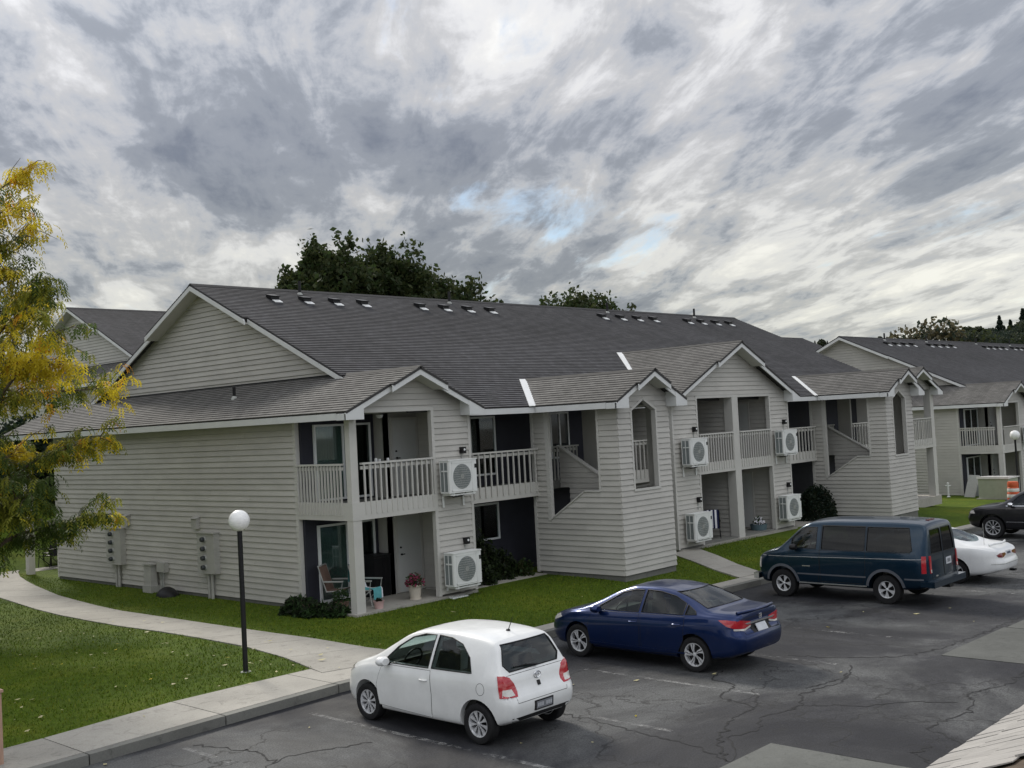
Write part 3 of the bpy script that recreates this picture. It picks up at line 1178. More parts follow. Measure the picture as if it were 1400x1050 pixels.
    def gable_roof(self, xc, hw, ze, zr, y0, y1, mat, extra=0.13, top=0.36, chop=True):
        sl = (zr - ze) / hw
        L = math.hypot(hw, zr - ze)
        for s in (-1, 1):
            up_ = Vector((-s * hw, 0, zr - ze))
            o = Vector((xc + s * hw, y0, ze))
            v1 = L * (1 - top) - 0.10
            # lower courses from y0, the top courses start further out
            self.roof('roof_slope', o, (0, 1, 0), up_, [[(0, 0), (y1 - y0, 0), (y1 - y0, v1), (0, v1)], [(-extra, v1), (y1 - y0, v1), (y1 - y0, L + 0.01), (-extra, L + 0.01)]], mat)
        cap = MB()
        cap.prism([(xc - .13, y0 - extra - .01, zr + .0 - .13 * sl + .022), (xc, y0 - extra - .01, zr + .035), (xc + .13, y0 - extra - .01, zr - .13 * sl + .022), (xc, y0 - extra - .01, zr + .012)], (0, y1 - y0 + extra, 0))
        self.part(cap, 'ridge_cap', mat)
        self.barge(xc, hw, ze, zr, y0 + .02, extra, top, chop)

    def gutter(self, x0, x1, y0, y1, z):
        """fascia board along an eave (thin box)"""
        return self.box('fascia', 'fascia', x0, x1, y0, y1, z - 0.19, z - 0.03)

    def vent(self, x, y):
        z = self.zroof(y)
        mb = MB()
        mb.prism([(x - .15, y - .16, z - .02), (x - .15, y - .16, z + .075), (x - .15, y + .12, z + .15), (x - .15, y + .12, z + .02)], (.30, 0, 0))
        v = self.part(mb, 'roof_vent', 'black_metal')
        t = MB()
        t.prism([(x - .17, y - .20, z + .07), (x - .17, y - .20, z + .09), (x - .17, y + .14, z + .175), (x - .17, y + .14, z + .155)], (.34, 0, 0))
        t.build('vent_cap', 'black_metal', v)
        MB().prism([(x - .12, y - .34, z - .138), (x - .12, y - .34, z - .120), (x - .12, y - .17, z - .035), (x - .12, y - .17, z - .055)], (.28, 0, 0)).build('vent_flange', 'white_metal', v)

    def pipe(self, x, y, h=.45):
        z = self.zroof(y)
        p = self.part(MB().tube([(x, y, z - .05), (x, y, z + h)], .05, 10), 'vent_pipe', 'black_plastic', smooth=True)
        MB().lathe([(.10, -.03), (.09, .02), (.055, .06), (.055, .07)], 12, (x, y, z)).build('flashing', 'grey_metal', p, smooth=True)

    RY, RZ, EY, EZ = 30.3, 9.35, 21.05, 5.03

    def zroof(self, y):
        return self.RZ - (self.RZ - self.EZ) / (self.RY - self.EY) * abs(self.RY - y)

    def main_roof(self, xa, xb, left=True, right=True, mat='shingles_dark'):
        sl = (self.RZ - self.EZ) / (self.RY - self.EY)
        L = math.hypot(self.RY - self.EY, self.RZ - self.EZ)
        tp = 0.30
        e1 = 0.16
        for s in (-1, 1):
            ye = self.RY + s * (self.RY - self.EY)
            up_ = Vector((0, -s * (self.RY - self.EY), self.RZ - self.EZ))
            v1 = L * (1 - tp)
            v0 = L * 0.245      # below this the wing roofs carry on
            ra, rb = xa - (e1 if left else 0), xb + (e1 if right else 0)
            self.roof('roof_slope', (0, ye, self.EZ), (1, 0, 0), up_, [[(xa + (.3 if left else 0), 0), (xb - (.3 if right else 0), 0), (xb - (.3 if right else 0), v0), (xa + (.3 if left else 0), v0)],
                      [(xa, v0), (xb, v0), (xb, v1), (xa, v1)], [(ra, v1), (rb, v1), (rb, L + .01), (ra, L + .01)]], mat)
        cap = MB()
        cap.prism([(ra, self.RY - .14, self.RZ - .14 * sl + .024), (ra, self.RY, self.RZ + .04), (ra, self.RY + .14, self.RZ - .14 * sl + .024), (ra, self.RY, self.RZ + .012)], (rb - ra, 0, 0))
        self.part(cap, 'ridge_cap', mat)
        # rake boards on the end gable(s)
        for on, x, sg in ((left, xa, -1), (right, xb, 1)):
            if not on:
                continue
            for s in (-1, 1):
                k = Vector((0, self.RY, self.RZ))
                m_ = Vector((0, self.RY + s * (self.RY - self.EY) * tp, self.RZ - (self.RZ - self.EZ) * tp))
                e = Vector((0, self.RY + s * (self.RY - self.EY) * 0.765, self.RZ - (self.RZ - self.EZ) * 0.765))
                q = Vector((0, 0, -.19))
                dn = Vector((0, 0, -.05))
                for a, b, xx in ((e, m_, x + sg * .015), (m_ + (m_ - k).normalized() * .08, k, x + sg * (e1 + .015))):
                    X_ = Vector((xx, 0, 0))
                    self.part(MB().prism([a + dn + X_, b + dn + X_, b + q + X_, a + q + X_], (-sg * .04, 0, 0)), 'bargeboard', 'fascia')
                X_ = Vector((x + sg * e1, 0, 0))
                self.part(MB().prism([m_ + Vector((0, 0, -.17)) + X_, k + Vector((0, 0, -.17)) + X_, k + Vector((0, 0, -.2)) + X_, m_ + Vector((0, 0, -.2)) + X_], (-sg * (e1 + .5), 0, 0)), 'soffit', 'trim')

    # ---------------------------------------------------------------- the end wing with the corner patio
    def wing(self, full=True):
        X0, YF, YW, YB = 16.75, 20.96, 23.1, 36.6
        self.wall('end_wall', (X0, 0, 0), (0, 1, 0), (-1, 0, 0), [[(YW, .3), (YB, .3), (YB, 5.0), (YW, 5.0)]])
        # footing
        self.box('footing', 'old_concrete', X0 + .01, X0 + .2, YW + .01, YB, -.4, .3)
        self.trimbox(X0 - .03, X0 + .09, YW - .012, YW + .10, .26, 4.98)
        self.trimbox(X0 - .03, X0 + .09, YB - .10, YB + .012, .26, 4.98)
        # gable of the main roof above the wing
        gx = 18.75
        g = [(23.35, 6.08), (37.25, 6.08), (37.0, 6.2), (30.3, 9.28), (23.6, 6.2)]
        self.wall('gable_wall', (gx, 0, 0), (0, 1, 0), (-1, 0, 0), [[(y, min(z, self.zroof(y) - .06)) for y, z in g]], z0=6.08)
        self.box('flashing', 'black_metal', gx - .1, gx + .01, 23.4, 37.2, 6.085, 6.15)
        # wing roof: outer slope full length, inner slope only at the front
        xe, ze, xr, zr = 16.38, 5.06, 18.70, 6.11
        up_ = Vector((xr - xe, 0, zr - ze))
        L = up_.length
        yb = 39.9
        y0 = 20.58
        v1 = L * .64 - .1
        ex = .13
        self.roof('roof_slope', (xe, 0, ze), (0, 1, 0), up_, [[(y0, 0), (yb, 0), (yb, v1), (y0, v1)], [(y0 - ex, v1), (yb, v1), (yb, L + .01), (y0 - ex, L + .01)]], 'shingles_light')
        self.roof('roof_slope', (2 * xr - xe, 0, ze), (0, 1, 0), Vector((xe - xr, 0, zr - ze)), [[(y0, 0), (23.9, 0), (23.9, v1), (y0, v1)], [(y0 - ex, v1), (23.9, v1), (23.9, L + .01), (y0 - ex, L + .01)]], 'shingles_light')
        self.part(MB().prism([(xr - .13, y0 - ex - .01, zr - .04), (xr, y0 - ex - .01, zr + .035), (xr + .13, y0 - ex - .01, zr - .04), (xr, y0 - ex - .01, zr + .012)], (0, 3.4, 0)), 'ridge_cap', 'shingles_light')
        self.barge(xr, xr - xe, ze, zr, y0 + .02)
        self.gutter(xe + .0, xe + .035, y0 + .38, yb, ze)
        self.box('soffit', 'trim', xe + .037, X0 + .15, y0 + .4, yb, ze - .13, ze - .10)
        self.part(MB().tube([(17.75, 27.3, 5.6), (17.75, 27.3, 6.02)], .045, 10), 'vent_pipe', 'black_plastic', smooth=True)
        self.part(MB().lathe([(.10, -.05), (.09, .0), (.05, .06)], 12, (17.75, 27.3, 5.70)), 'pipe_flashing', 'grey_metal', smooth=True)
        # front gable with the patio openings
        top = [(X0, 5.12), (20.75, 5.12), (20.75, 5.14), (18.72, 6.02), (18.68, 6.02), (X0, 5.14)]
        self.wall('front_gable', (0, YF, 0), (1, 0, 0), (0, -1, 0), [[(19.5, .3), (20.75, .3), (20.75, 5.12), (19.5, 5.12)], top])
        self.trimbox(19.40, 19.498, YF - .03, YF + .10, .26, 5.02)
        self.trimbox(16.98, 19.498, YF - .03, YF + .09, 5.02, 5.118)
        self.trimbox(20.70, 20.79, YF - .032, YF + .12, .26, 4.95)
        # corner post, floor beam, floors
        self.box('post', 'trim', X0 - .02, X0 + .25, YF - .02, YF + .20, .22, 2.45)
        self.box('post', 'trim', X0 + .0, X0 + .22, YF + .0, YF + .18, 2.88, 5.115)
        self.box('floor_beam', 'trim', X0 - .03, 19.498, YF - .035, YF + .08, 2.452, 2.878)
        self.box('floor_beam', 'trim', X0 - .028, X0 + .08, YF + .082, YW + .02, 2.45, 2.876)
        self.box('balcony_floor', 'old_concrete', X0 + .082, 20.7, YF + .082, 23.0, 2.56, 2.80)
        self.box('balcony_ceiling', 'trim', X0 + .05, 20.7, YF + .12, 23.0, 5.02, 5.06)
        self.box('patio_slab', 'concrete', X0 - .12, 20.7, YF - .12, 23.0, .05, .25)
        self.railing((X0 + .30, YF - .02), (19.42, YF - .02), 14, out=(0, -1))
        self.railing((X0 - .02, YF + .30), (X0 - .02, YW), 15, out=(-1, 0))
        # recess walls
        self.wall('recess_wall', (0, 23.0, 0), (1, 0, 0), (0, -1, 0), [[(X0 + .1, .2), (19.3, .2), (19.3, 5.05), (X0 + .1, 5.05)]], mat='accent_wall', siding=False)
        self.wall('closet_wall', (0, 22.5, 0), (1, 0, 0), (0, -1, 0), [[(19.2, .2), (20.4, .2), (20.4, 5.05), (19.2, 5.05)]], siding=False)
        self.wall('closet_wall', (19.2, 0, 0), (0, 1, 0), (-1, 0, 0), [[(22.5, .2), (22.99, .2), (22.99, 5.05), (22.5, 5.05)]], siding=False, thick=.1)
        self.wall('recess_wall', (20.32, 0, 0), (0, 1, 0), (-1, 0, 0), [[(YF + .1, .25), (22.5, .25), (22.5, 2.55), (YF + .1, 2.55)], [(YF + .1, 2.8), (22.5, 2.8), (22.5, 5.02), (YF + .1, 5.02)]], boards=False, thick=.1)
        for z in (.27, 2.82):
            self.window(17.2, 19.05, z + .03, z + 1.98, 23.0, 'sliding_door', curtain=1)
            self.door(19.40, 20.22, z, z + 2.0, 22.5)
        # closing walls that keep daylight out of the shell
        self.box('back_wall', 'wall_paint', X0 + .15, 20.6, YB + .01, YB + .12, .0, 5.0)
        self.box('post', 'trim', X0 - .02, X0 + .2, 38.85, 39.1, .0, 4.95)
        self.box('wing_core', 'interior_dark', X0 + .2, 20.6, 23.2, YB - .05, .1, 4.9)

    # ---------------------------------------------------------------- stair tower
    def tower(self, dx, boards):
        x0, x1, yf, xc = 24.0 + dx, 26.4 + dx, 18.5, 25.2 + dx
        ru = lambda x: 5.0 + (x - (xc - 1.66) if x < xc else (xc + 1.66) - x) * .51 - .07
        a, b = 24.64 + dx, 25.74 + dx
        m = (a + b) / 2
        self.wall('tower_front', (0, yf, 0), (1, 0, 0), (0, -1, 0), [
            [(x0, .3), (a, .3), (a, ru(a)), (x0, ru(x0))], [(b, .3), (x1, .3), (x1, ru(x1)), (b, ru(b))],
            [(a, .3), (b, .3), (b, 2.6), (a, 2.6)],
            [(a, 4.79), (m, 5.08), (xc, ru(xc)), (a, ru(a))], [(m, 5.08), (b, 4.79), (b, ru(b)), (xc, ru(xc))]], boards=boards)
        # window trim: sides, sill, pointed head, deep reveal
        self.trimbox(a - .07, a + .005, yf - .032, yf + .12, 2.6, 4.79)
        self.trimbox(b - .005, b + .07, yf - .032, yf + .12, 2.6, 4.79)
        self.trimbox(a - .07, b + .07, yf - .05, yf + .12, 2.53, 2.6)
        for p, q in (((a - .04, 4.77), (m, 5.08)), ((b + .04, 4.77), (m, 5.08))):
            self.part(MB().bar((p[0], yf + .045, p[1]), (q[0], yf + .045, q[1]), .16, .07, (0, 0, 1)), 'trim_board', 'trim')
        self.wall('tower_side', (x0, 0, 0), (0, 1, 0), (-1, 0, 0), [
            [(yf, .3), (19.2, .3), (19.2, 4.98), (yf, 4.98)], [(19.2, .3), (19.75, .3), (19.75, 2.57), (19.2, 2.57)],
            [(19.75, .3), (21.05, .3), (21.05, 1.75), (19.75, 2.57)], [(21.05, .3), (21.6, .3), (21.6, 4.98), (21.05, 4.98)]], boards=boards)
        self.box('footing', 'old_concrete', x0 + .01, x1 - .01, yf + .01, 21.5, -.5, .3)
        # cap of the cut-away, posts at its sides
        cap = MB()
        cap.bar((x0 + .04, 19.2, 2.585), (x0 + .04, 19.76, 2.585), .18, .035)
        cap.bar((x0 + .04, 19.74, 2.59), (x0 + .04, 21.05, 1.765), .18, .035)
        self.part(cap, 'cap_rail', 'trim')
        self.trimbox(x0 - .032, x0 + .1, 21.0, 21.13, 1.72, 4.98)
        self.trimbox(x0 - .032, x0 + .1, 19.15, 19.22, 2.6, 4.98)
        self.trimbox(x0 - .034, x0 + .1, 21.56, 21.66, .26, 4.98)
        # inner walls
        self.wall('stair_guard', (xc, 0, 0), (0, 1, 0), (-1, 0, 0), [[(18.75, .3), (21.3, .3), (21.3, 3.63), (18.75, 2.18)], [(21.3, 2.6), (21.65, 2.6), (21.65, 3.83), (21.3, 3.63)]], thick=.1, boards=False)
        cap = MB()
        cap.bar((xc - .05, 18.75, 2.205), (xc - .05, 21.63, 3.845), .17, .04)
        self.part(cap, 'cap_rail', 'trim')
        self.wall('tower_wall', (x1, 0, 0), (0, 1, 0), (1, 0, 0), [[(yf + .02, .3), (19.2, .3), (19.2, 4.98), (yf + .02, 4.98)], [(19.2, .3), (21.05, .3), (21.05, 2.3), (19.2, 2.57)], [(21.05, .3), (21.6, .3), (21.6, 4.98), (21.05, 4.98)]], siding=False)
        cap = MB()
        cap.bar((x1 - .05, 19.2, 2.6), (x1 - .05, 21.05, 2.33), .17, .04)
        self.part(cap, 'cap_rail', 'trim')
        self.box('landing', 'old_concrete', x0 + .13, x1 - .13, yf + .13, 19.4, 1.42, 1.55)
        self.box('stair_floor', 'old_concrete', x0 + .13, x1 - .13, 21.66, 22.8, 2.58, 2.80)
        st = MB()
        for i in range(7):
            z = .25 + 1.3 * (i + 1) / 7
            y = 21.0 - 1.6 * (i + 1) / 7
            st.box(x0 + .14, xc - .16, y, y + .25, z - .05, z)
            st.box(xc + .02, x1 - .14, 19.4 + 2.2 * i / 7, 19.4 + 2.2 * i / 7 + .33, 1.5 + 1.3 * (i + 1) / 7 - .05, 1.5 + 1.3 * (i + 1) / 7)
        self.part(st, 'stair_treads', 'old_concrete')
        self.railing((x0 + .12, 21.80), (x1 - .15, 21.80), 14, out=(0, -1))
        self.box('tower_ceiling', 'trim', x0 + .1, x1 - .1, yf + .1, 22.8, 5.0, 5.04)
        # roof
        self.gable_roof(xc, 1.66, 5.03, 5.88, 18.12, 23.1, 'shingles_light', extra=.12, top=.40)
        for s in (-1, 1):
            xe = xc + s * 1.66
            self.gutter(min(xe, xe - s * .035), max(xe, xe - s * .035), 18.5, 21.04, 5.03)
        self.box('soffit', 'trim', xc - 1.62, x0 + .05, 18.45, 21.0, 4.9, 4.93)
        self.box('soffit', 'trim', x1 - .05, xc + 1.62, 18.45, 21.0, 4.9, 4.93)
        self.valley(xc - 1.66, 5.03, xc, 5.88)

    def valley(self, xe, ze, xr, zr, w=.27):
        """white metal valley strip on the main slope beside a cross gable"""
        y0 = self.EY + (ze - self.EZ) / (self.RZ - self.EZ) * (self.RY - self.EY)
        y1 = self.EY + (zr - self.EZ) / (self.RZ - self.EZ) * (self.RY - self.EY)
        n = Vector((0, -(self.RZ - self.EZ), self.RY - self.EY)).normalized()
        q = [Vector((xe - w, y0 - .03, self.zroof(y0 - .03))), Vector((xe + .05, y0 - .03, self.zroof(y0 - .03))), Vector((xr + .05, y1, self.zroof(y1))), Vector((xr - w, y1, self.zroof(y1)))]
        self.part(MB().prism([p + n * .03 for p in q], n * -.02), 'valley_flashing', 'white_metal')

    def bay_between(self, xa, xb, n_bal, nb_from=None):
        """recessed balcony bay between a gable and a stair tower"""
        self.box('floor_beam', 'trim', xa, xb, 21.46, 21.58, 2.45, 2.86)
        self.box('balcony_floor', 'old_concrete', xa, xb, 21.582, 22.8, 2.6, 2.80)
        self.railing((xa, 21.45), (xb, 21.45), n_bal, out=(0, -1))
        self.box('fascia', 'fascia', xa + .1, xb, 21.06, 21.10, self.EZ - .19, self.EZ - .03)
        self.box('soffit', 'trim', xa, xb, 21.102, 22.8, 4.90, 4.94)
        self.box('patio_slab', 'concrete', xa, xb, 21.3, 22.8, .05, .22)

    def cross_gable(self, boards):
        X0, X1, YF = 29.5, 36.9, 20.55
        a0, a1, b0, b1 = 30.97, 33.10, 33.48, 35.58
        xc = (X0 + X1) / 2
        hw, ze, zr = 4.05, 5.05, 6.97
        ru = lambda x: ze + (x - (xc - hw) if x < xc else xc + hw - x) * (zr - ze) / hw - .09
        t = .09
        self.wall('front_gable', (0, YF, 0), (1, 0, 0), (0, -1, 0), [
            [(X0, .3), (a0 - t, .3), (a0 - t, 5.16), (X0, 5.16)], [(b1 + t, .3), (X1, .3), (X1, 5.16), (b1 + t, 5.16)],
            [(X0, 5.16), (X1, 5.16), (X1, ru(X1)), (xc, ru(xc)), (X0, ru(X0))]], boards=boards)
        self.box('footing', 'old_concrete', X0 + .01, X1 - .01, YF + .01, 22.5, -.5, .3)
        self.trimbox(a0 - t, a0 + .0, YF - .03, YF + .12, .26, 5.07)
        self.trimbox(b1, b1 + t, YF - .03, YF + .12, .26, 5.07)
        self.trimbox(a0 - t, b1 + t, YF - .03, YF + .12, 5.07, 5.158)
        self.trimbox(X0 - .03, X0 + .06, YF - .032, YF + .12, .26, 5.0)
        self.trimbox(X1 - .06, X1 + .03, YF - .032, YF + .12, .26, 5.0)
        self.box('post', 'trim', a1, b0, YF - .03, YF + .3, .22, 5.068)
        for xa, xb in ((a0, a1), (b0, b1)):
            self.box('floor_beam', 'trim', xa, xb, YF - .028, YF + .1, 2.56, 2.93)
            self.box('balcony_floor', 'old_concrete', xa - .4, xb + .1, YF + .102, 22.8, 2.62, 2.82)
            self.railing((xa, YF - .02), (xb, YF - .02), 14, ztop=3.87, zbot=2.66, out=(0, -1))
        self.box('patio_slab', 'concrete', X0, X1, YF - .15, 22.8, .0, .25)
        self.box('balcony_ceiling', 'trim', X0 + .1, X1 - .1, YF + .12, 22.8, 5.08, 5.12)
        for xx, nm in ((33.20, 'recess_wall'), (35.85, 'recess_wall')):
            self.wall(nm, (xx, 0, 0), (0, 1, 0), (-1, 0, 0), [[(YF + .13, .25), (22.8, .25), (22.8, 5.08), (YF + .13, 5.08)]], boards=False, thick=.1)
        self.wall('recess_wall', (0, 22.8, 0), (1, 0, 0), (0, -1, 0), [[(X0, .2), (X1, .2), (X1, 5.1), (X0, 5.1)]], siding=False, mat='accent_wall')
        self.wall('gable_side', (X0, 0, 0), (0, 1, 0), (-1, 0, 0), [[(YF + .02, .3), (22.8, .3), (22.8, 4.98), (YF + .02, 4.98)]], boards=boards)
        self.wall('gable_side', (X1, 0, 0), (0, 1, 0), (1, 0, 0), [[(YF + .02, .3), (22.8, .3), (22.8, 4.98), (YF + .02, 4.98)]], siding=False)
        # doors in the right partition, seen obliquely
        for z in (.27, 2.84):
            d = self.box('door', 'door_paint', 35.80, 35.845, 21.55, 22.4, z, z + 2.0)
            MB().box(35.79, 35.81, 21.49, 21.548, z, z + 2.06).box(35.79, 35.81, 21.548, 22.4, z + 2.0, z + 2.06).build('door_frame', 'trim', d)
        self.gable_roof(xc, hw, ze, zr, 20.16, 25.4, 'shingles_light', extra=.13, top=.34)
        self.valley(xc - hw + .2, ze, xc, zr, .30)

    def gable_right(self):
        """plain end gable at the far end"""
        X0, X1, YF = 47.2, 51.2, 20.96
        xc, hw, ze, zr = 49.2, 2.33, 5.06, 6.11
        self.wall('front_gable', (0, YF, 0), (1, 0, 0), (0, -1, 0), [[(X0, .3), (48.5, .3), (48.5, 5.12), (X0, 5.12)], [(X0, 5.12), (X1, 5.12), (X1, 5.14), (xc, 6.02), (X0, 5.14)]], boards=False)
        self.gable_roof(xc, hw, ze, zr, 20.58, 24.2, 'shingles_light')
        self.box('post', 'trim', X1 - .34, X1 + .02, YF - .02, YF + .3, -.2, 5.115)
        self.box('floor_beam', 'trim', 48.5, X1 + .03, YF - .03, YF + .1, 2.45, 2.86)
        self.box('balcony_floor', 'old_concrete', 48.5, X1, YF + .102, 23, 2.6, 2.8)
        self.railing((48.5, YF - .02), (X1 - .3, YF - .02), 13, out=(0, -1))
        self.railing((X1 + .02, YF + .3), (X1 + .02, 23.1), 13, out=(1, 0))
        self.box('patio_slab', 'concrete', X0, X1 + .1, YF - .1, 23, -.2, .2)
        self.wall('recess_wall', (0, 23.0, 0), (1, 0, 0), (0, -1, 0), [[(X0, .2), (X1, .2), (X1, 5.05), (X0, 5.05)]], siding=False)
        self.wall('end_wall', (X1, 0, 0), (0, 1, 0), (1, 0, 0), [[(23.1, -.3), (36.6, -.3), (36.6, 5.0), (23.1, 5.0)]], boards=False)
        up_ = Vector((-hw, 0, zr - ze))
        self.roof('roof_slope', (xc + hw, 0, ze), (0, 1, 0), up_, [[(24.2, 0), (39.9, 0), (39.9, up_.length), (24.2, up_.length)]], 'shingles_light')
        self.wall('gable_wall', (49.15, 0, 0), (0, 1, 0), (1, 0, 0), [[(23.35, 6.08), (37.25, 6.08), (30.3, 9.28)]], boards=False)


# ---------------------------------------------------------------- near building
B1 = Bld((0, 0, 0), 'pale grey lap-sided two-storey block with both stair towers and the dark balcony recesses', True)
B1.wing()
B1.main_roof(18.45, 49.45)
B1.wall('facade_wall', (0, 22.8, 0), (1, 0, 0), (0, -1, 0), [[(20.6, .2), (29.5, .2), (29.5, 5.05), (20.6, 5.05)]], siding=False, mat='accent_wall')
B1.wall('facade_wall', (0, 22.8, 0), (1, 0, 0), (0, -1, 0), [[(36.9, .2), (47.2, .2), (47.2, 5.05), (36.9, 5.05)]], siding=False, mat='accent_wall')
B1.bay_between(20.76, 23.98, 14)
B1.bay_between(26.42, 29.46, 14)
B1.bay_between(36.94, 40.68, 15)
B1.bay_between(43.12, 47.2, 16)
B1.tower(0, True)
B1.tower(16.7, False)
B1.cross_gable(False)
B1.gable_right()
print('boards', B1.nb)
B1.window(21.55, 23.63, 3.1, 4.82, 22.8, curtain=2)
B1.window(21.45, 23.61, 1.22, 2.29, 22.8, curtain=2)
B1.window(26.1, 27.0, 3.4, 4.85, 22.8)
B1.window(38.6, 40.2, 3.3, 4.8, 22.8)
B1.box('back_wall', 'wall_paint', 20.6, 47.2, 39.4, 39.55, 0, 5.0)
for x in (20.61, 21.85, 23.05, 24.24, 26.87, 28.05, 29.25, 30.45, 37.33, 38.6, 39.8, 41.03, 43.75, 44.9, 46.15, 47.37):
    B1.vent(x, 29.32)
for x in (22.15, 29.0, 38.6, 45.4):
    B1.pipe(x, 29.95)
# black wall lamps beside the air conditioners
for x, y, z in ((20.36, 20.96, 3.86), (20.33, 20.96, 1.50), (30.60, 20.55, 3.98), (30.63, 20.55, 1.68), (36.45, 20.55, 4.02), (36.5, 20.55, 1.72)):
    wl_ = B1.box('wall_lamp', 'black_metal', x, x + .13, y - .15, y - .02, z, z + .17)
    MB().lathe([(.0, 0), (.03, 0), (.03, .02), (0, .02)], 8, (x + .065, y - .165, z + .1), 'y').build('lens', 'white_metal', wl_)
    MB().tube([(x + .06, y - .03, z), (x + .06, y - .03, z - .25)], .015, 6).build('conduit', 'grey_metal', wl_)
# string lights' bulbs on the upper patio wall are too small; ceiling lamps
for z in (2.50, 4.97):
    B1.part(MB().lathe([(0, -.09), (.07, -.07), (.1, 0)], 14, (18.6, 22.0, z)), 'ceiling_lamp', 'white_metal', smooth=True)

# ---------------------------------------------------------------- the other buildings
B2 = Bld((42.1, -0.32, -0.75), 'lap-sided apartment block beyond the white hydrant-side lawn, behind the green utility box', False)
B2.e['label'] = 'lap-sided apartment block standing behind the green utility box and orange barrel'
B2.wing()
B2.main_roof(18.45, 62, right=False)
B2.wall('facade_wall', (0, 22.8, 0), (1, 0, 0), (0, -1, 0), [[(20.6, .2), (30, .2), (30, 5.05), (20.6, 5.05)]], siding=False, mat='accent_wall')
B2.bay_between(20.76, 24.5, 15)
for g0 in (22.4, 28.7, 38.4, 44.0):
    for i in range(4):
        B2.vent(g0 + 1.22 * i, 29.32)
for x in (23.6, 29.9, 38.6, 45.4):
    B2.pipe(x, 29.95)
B3 = Bld((8.6, 26.4, 2.5), 'lap-sided apartment block seen through the yellow leaves, beyond the near block', False)
B3.wing()
B3.main_roof(18.45, 45, right=False)
for x in (24.3, 25.5):
    B3.vent(x, 29.32)
B4 = Bld((56.4, 26.4, 2.45), 'dark roofed block of which only the roof end shows over the near ridge', False)
B4.main_roof(25, 49.45, left=False)
B4.gable_right()
# ================================================================== cars (local +X is forward, +Y the driver's side)
def catmull(P, n):
    """resample an open polyline of 2-D points with a centripetal-like spline, n points per span"""
    out = []
    m = len(P)
    for i in range(m - 1):
        p0 = P[max(i - 1, 0)]
        p1, p2 = P[i], P[i + 1]
        p3 = P[min(i + 2, m - 1)]
        for k in range(n):
            t = k / n
            q = []
            for a in range(2):
                m1 = (p2[a] - p0[a]) * 0.5 * 0.75
                m2 = (p3[a] - p1[a]) * 0.5 * 0.75
                h = (2 * t ** 3 - 3 * t * t + 1) * p1[a] + (t ** 3 - 2 * t * t + t) * m1 + (-2 * t ** 3 + 3 * t * t) * p2[a] + (t ** 3 - t * t) * m2
                q.append(h)
            out.append(tuple(q))
    out.append(P[-1])
    return out


def smooth_curve(pts, x):
    """smooth interpolation through (x,y) knots"""
    if x <= pts[0][0]:
        return pts[0][1]
    if x >= pts[-1][0]:
        return pts[-1][1]
    for i in range(len(pts) - 1):
        if x <= pts[i + 1][0]:
            x0, y0 = pts[i]
            x1, y1 = pts[i + 1]
            def slope(j):
                if j == 0 or j == len(pts) - 1:
                    k = min(j, len(pts) - 2)
                    return (pts[k + 1][1] - pts[k][1]) / (pts[k + 1][0] - pts[k][0])
                s0 = (pts[j][1] - pts[j - 1][1]) / (pts[j][0] - pts[j - 1][0])
                s1 = (pts[j + 1][1] - pts[j][1]) / (pts[j + 1][0] - pts[j][0])
                return 0 if s0 * s1 <= 0 else 2 * s0 * s1 / (s0 + s1)
            h = x1 - x0
            t = (x - x0) / h
            return ((2 * t ** 3 - 3 * t * t + 1) * y0 + (t ** 3 - 2 * t * t + t) * h * slope(i) + (-2 * t ** 3 + 3 * t * t) * y1 + (t ** 3 - t * t) * h * slope(i + 1))


def temp_obj(verts, faces, mi=None, mats=('paint_white', 'black_plastic')):
    me = bpy.data.meshes.new('tmp')
    me.from_pydata([tuple(v) for v in verts], [], faces)
    for m in mats:
        me.materials.append(M[m])
    if mi is not None:
        me.polygons.foreach_set('material_index', [mi] * len(faces) if isinstance(mi, int) else mi)
    bm = bmesh.new()
    bm.from_mesh(me)
    bmesh.ops.recalc_face_normals(bm, faces=bm.faces)
    bm.to_mesh(me)
    bm.free()
    return link(bpy.data.objects.new('tmp', me))


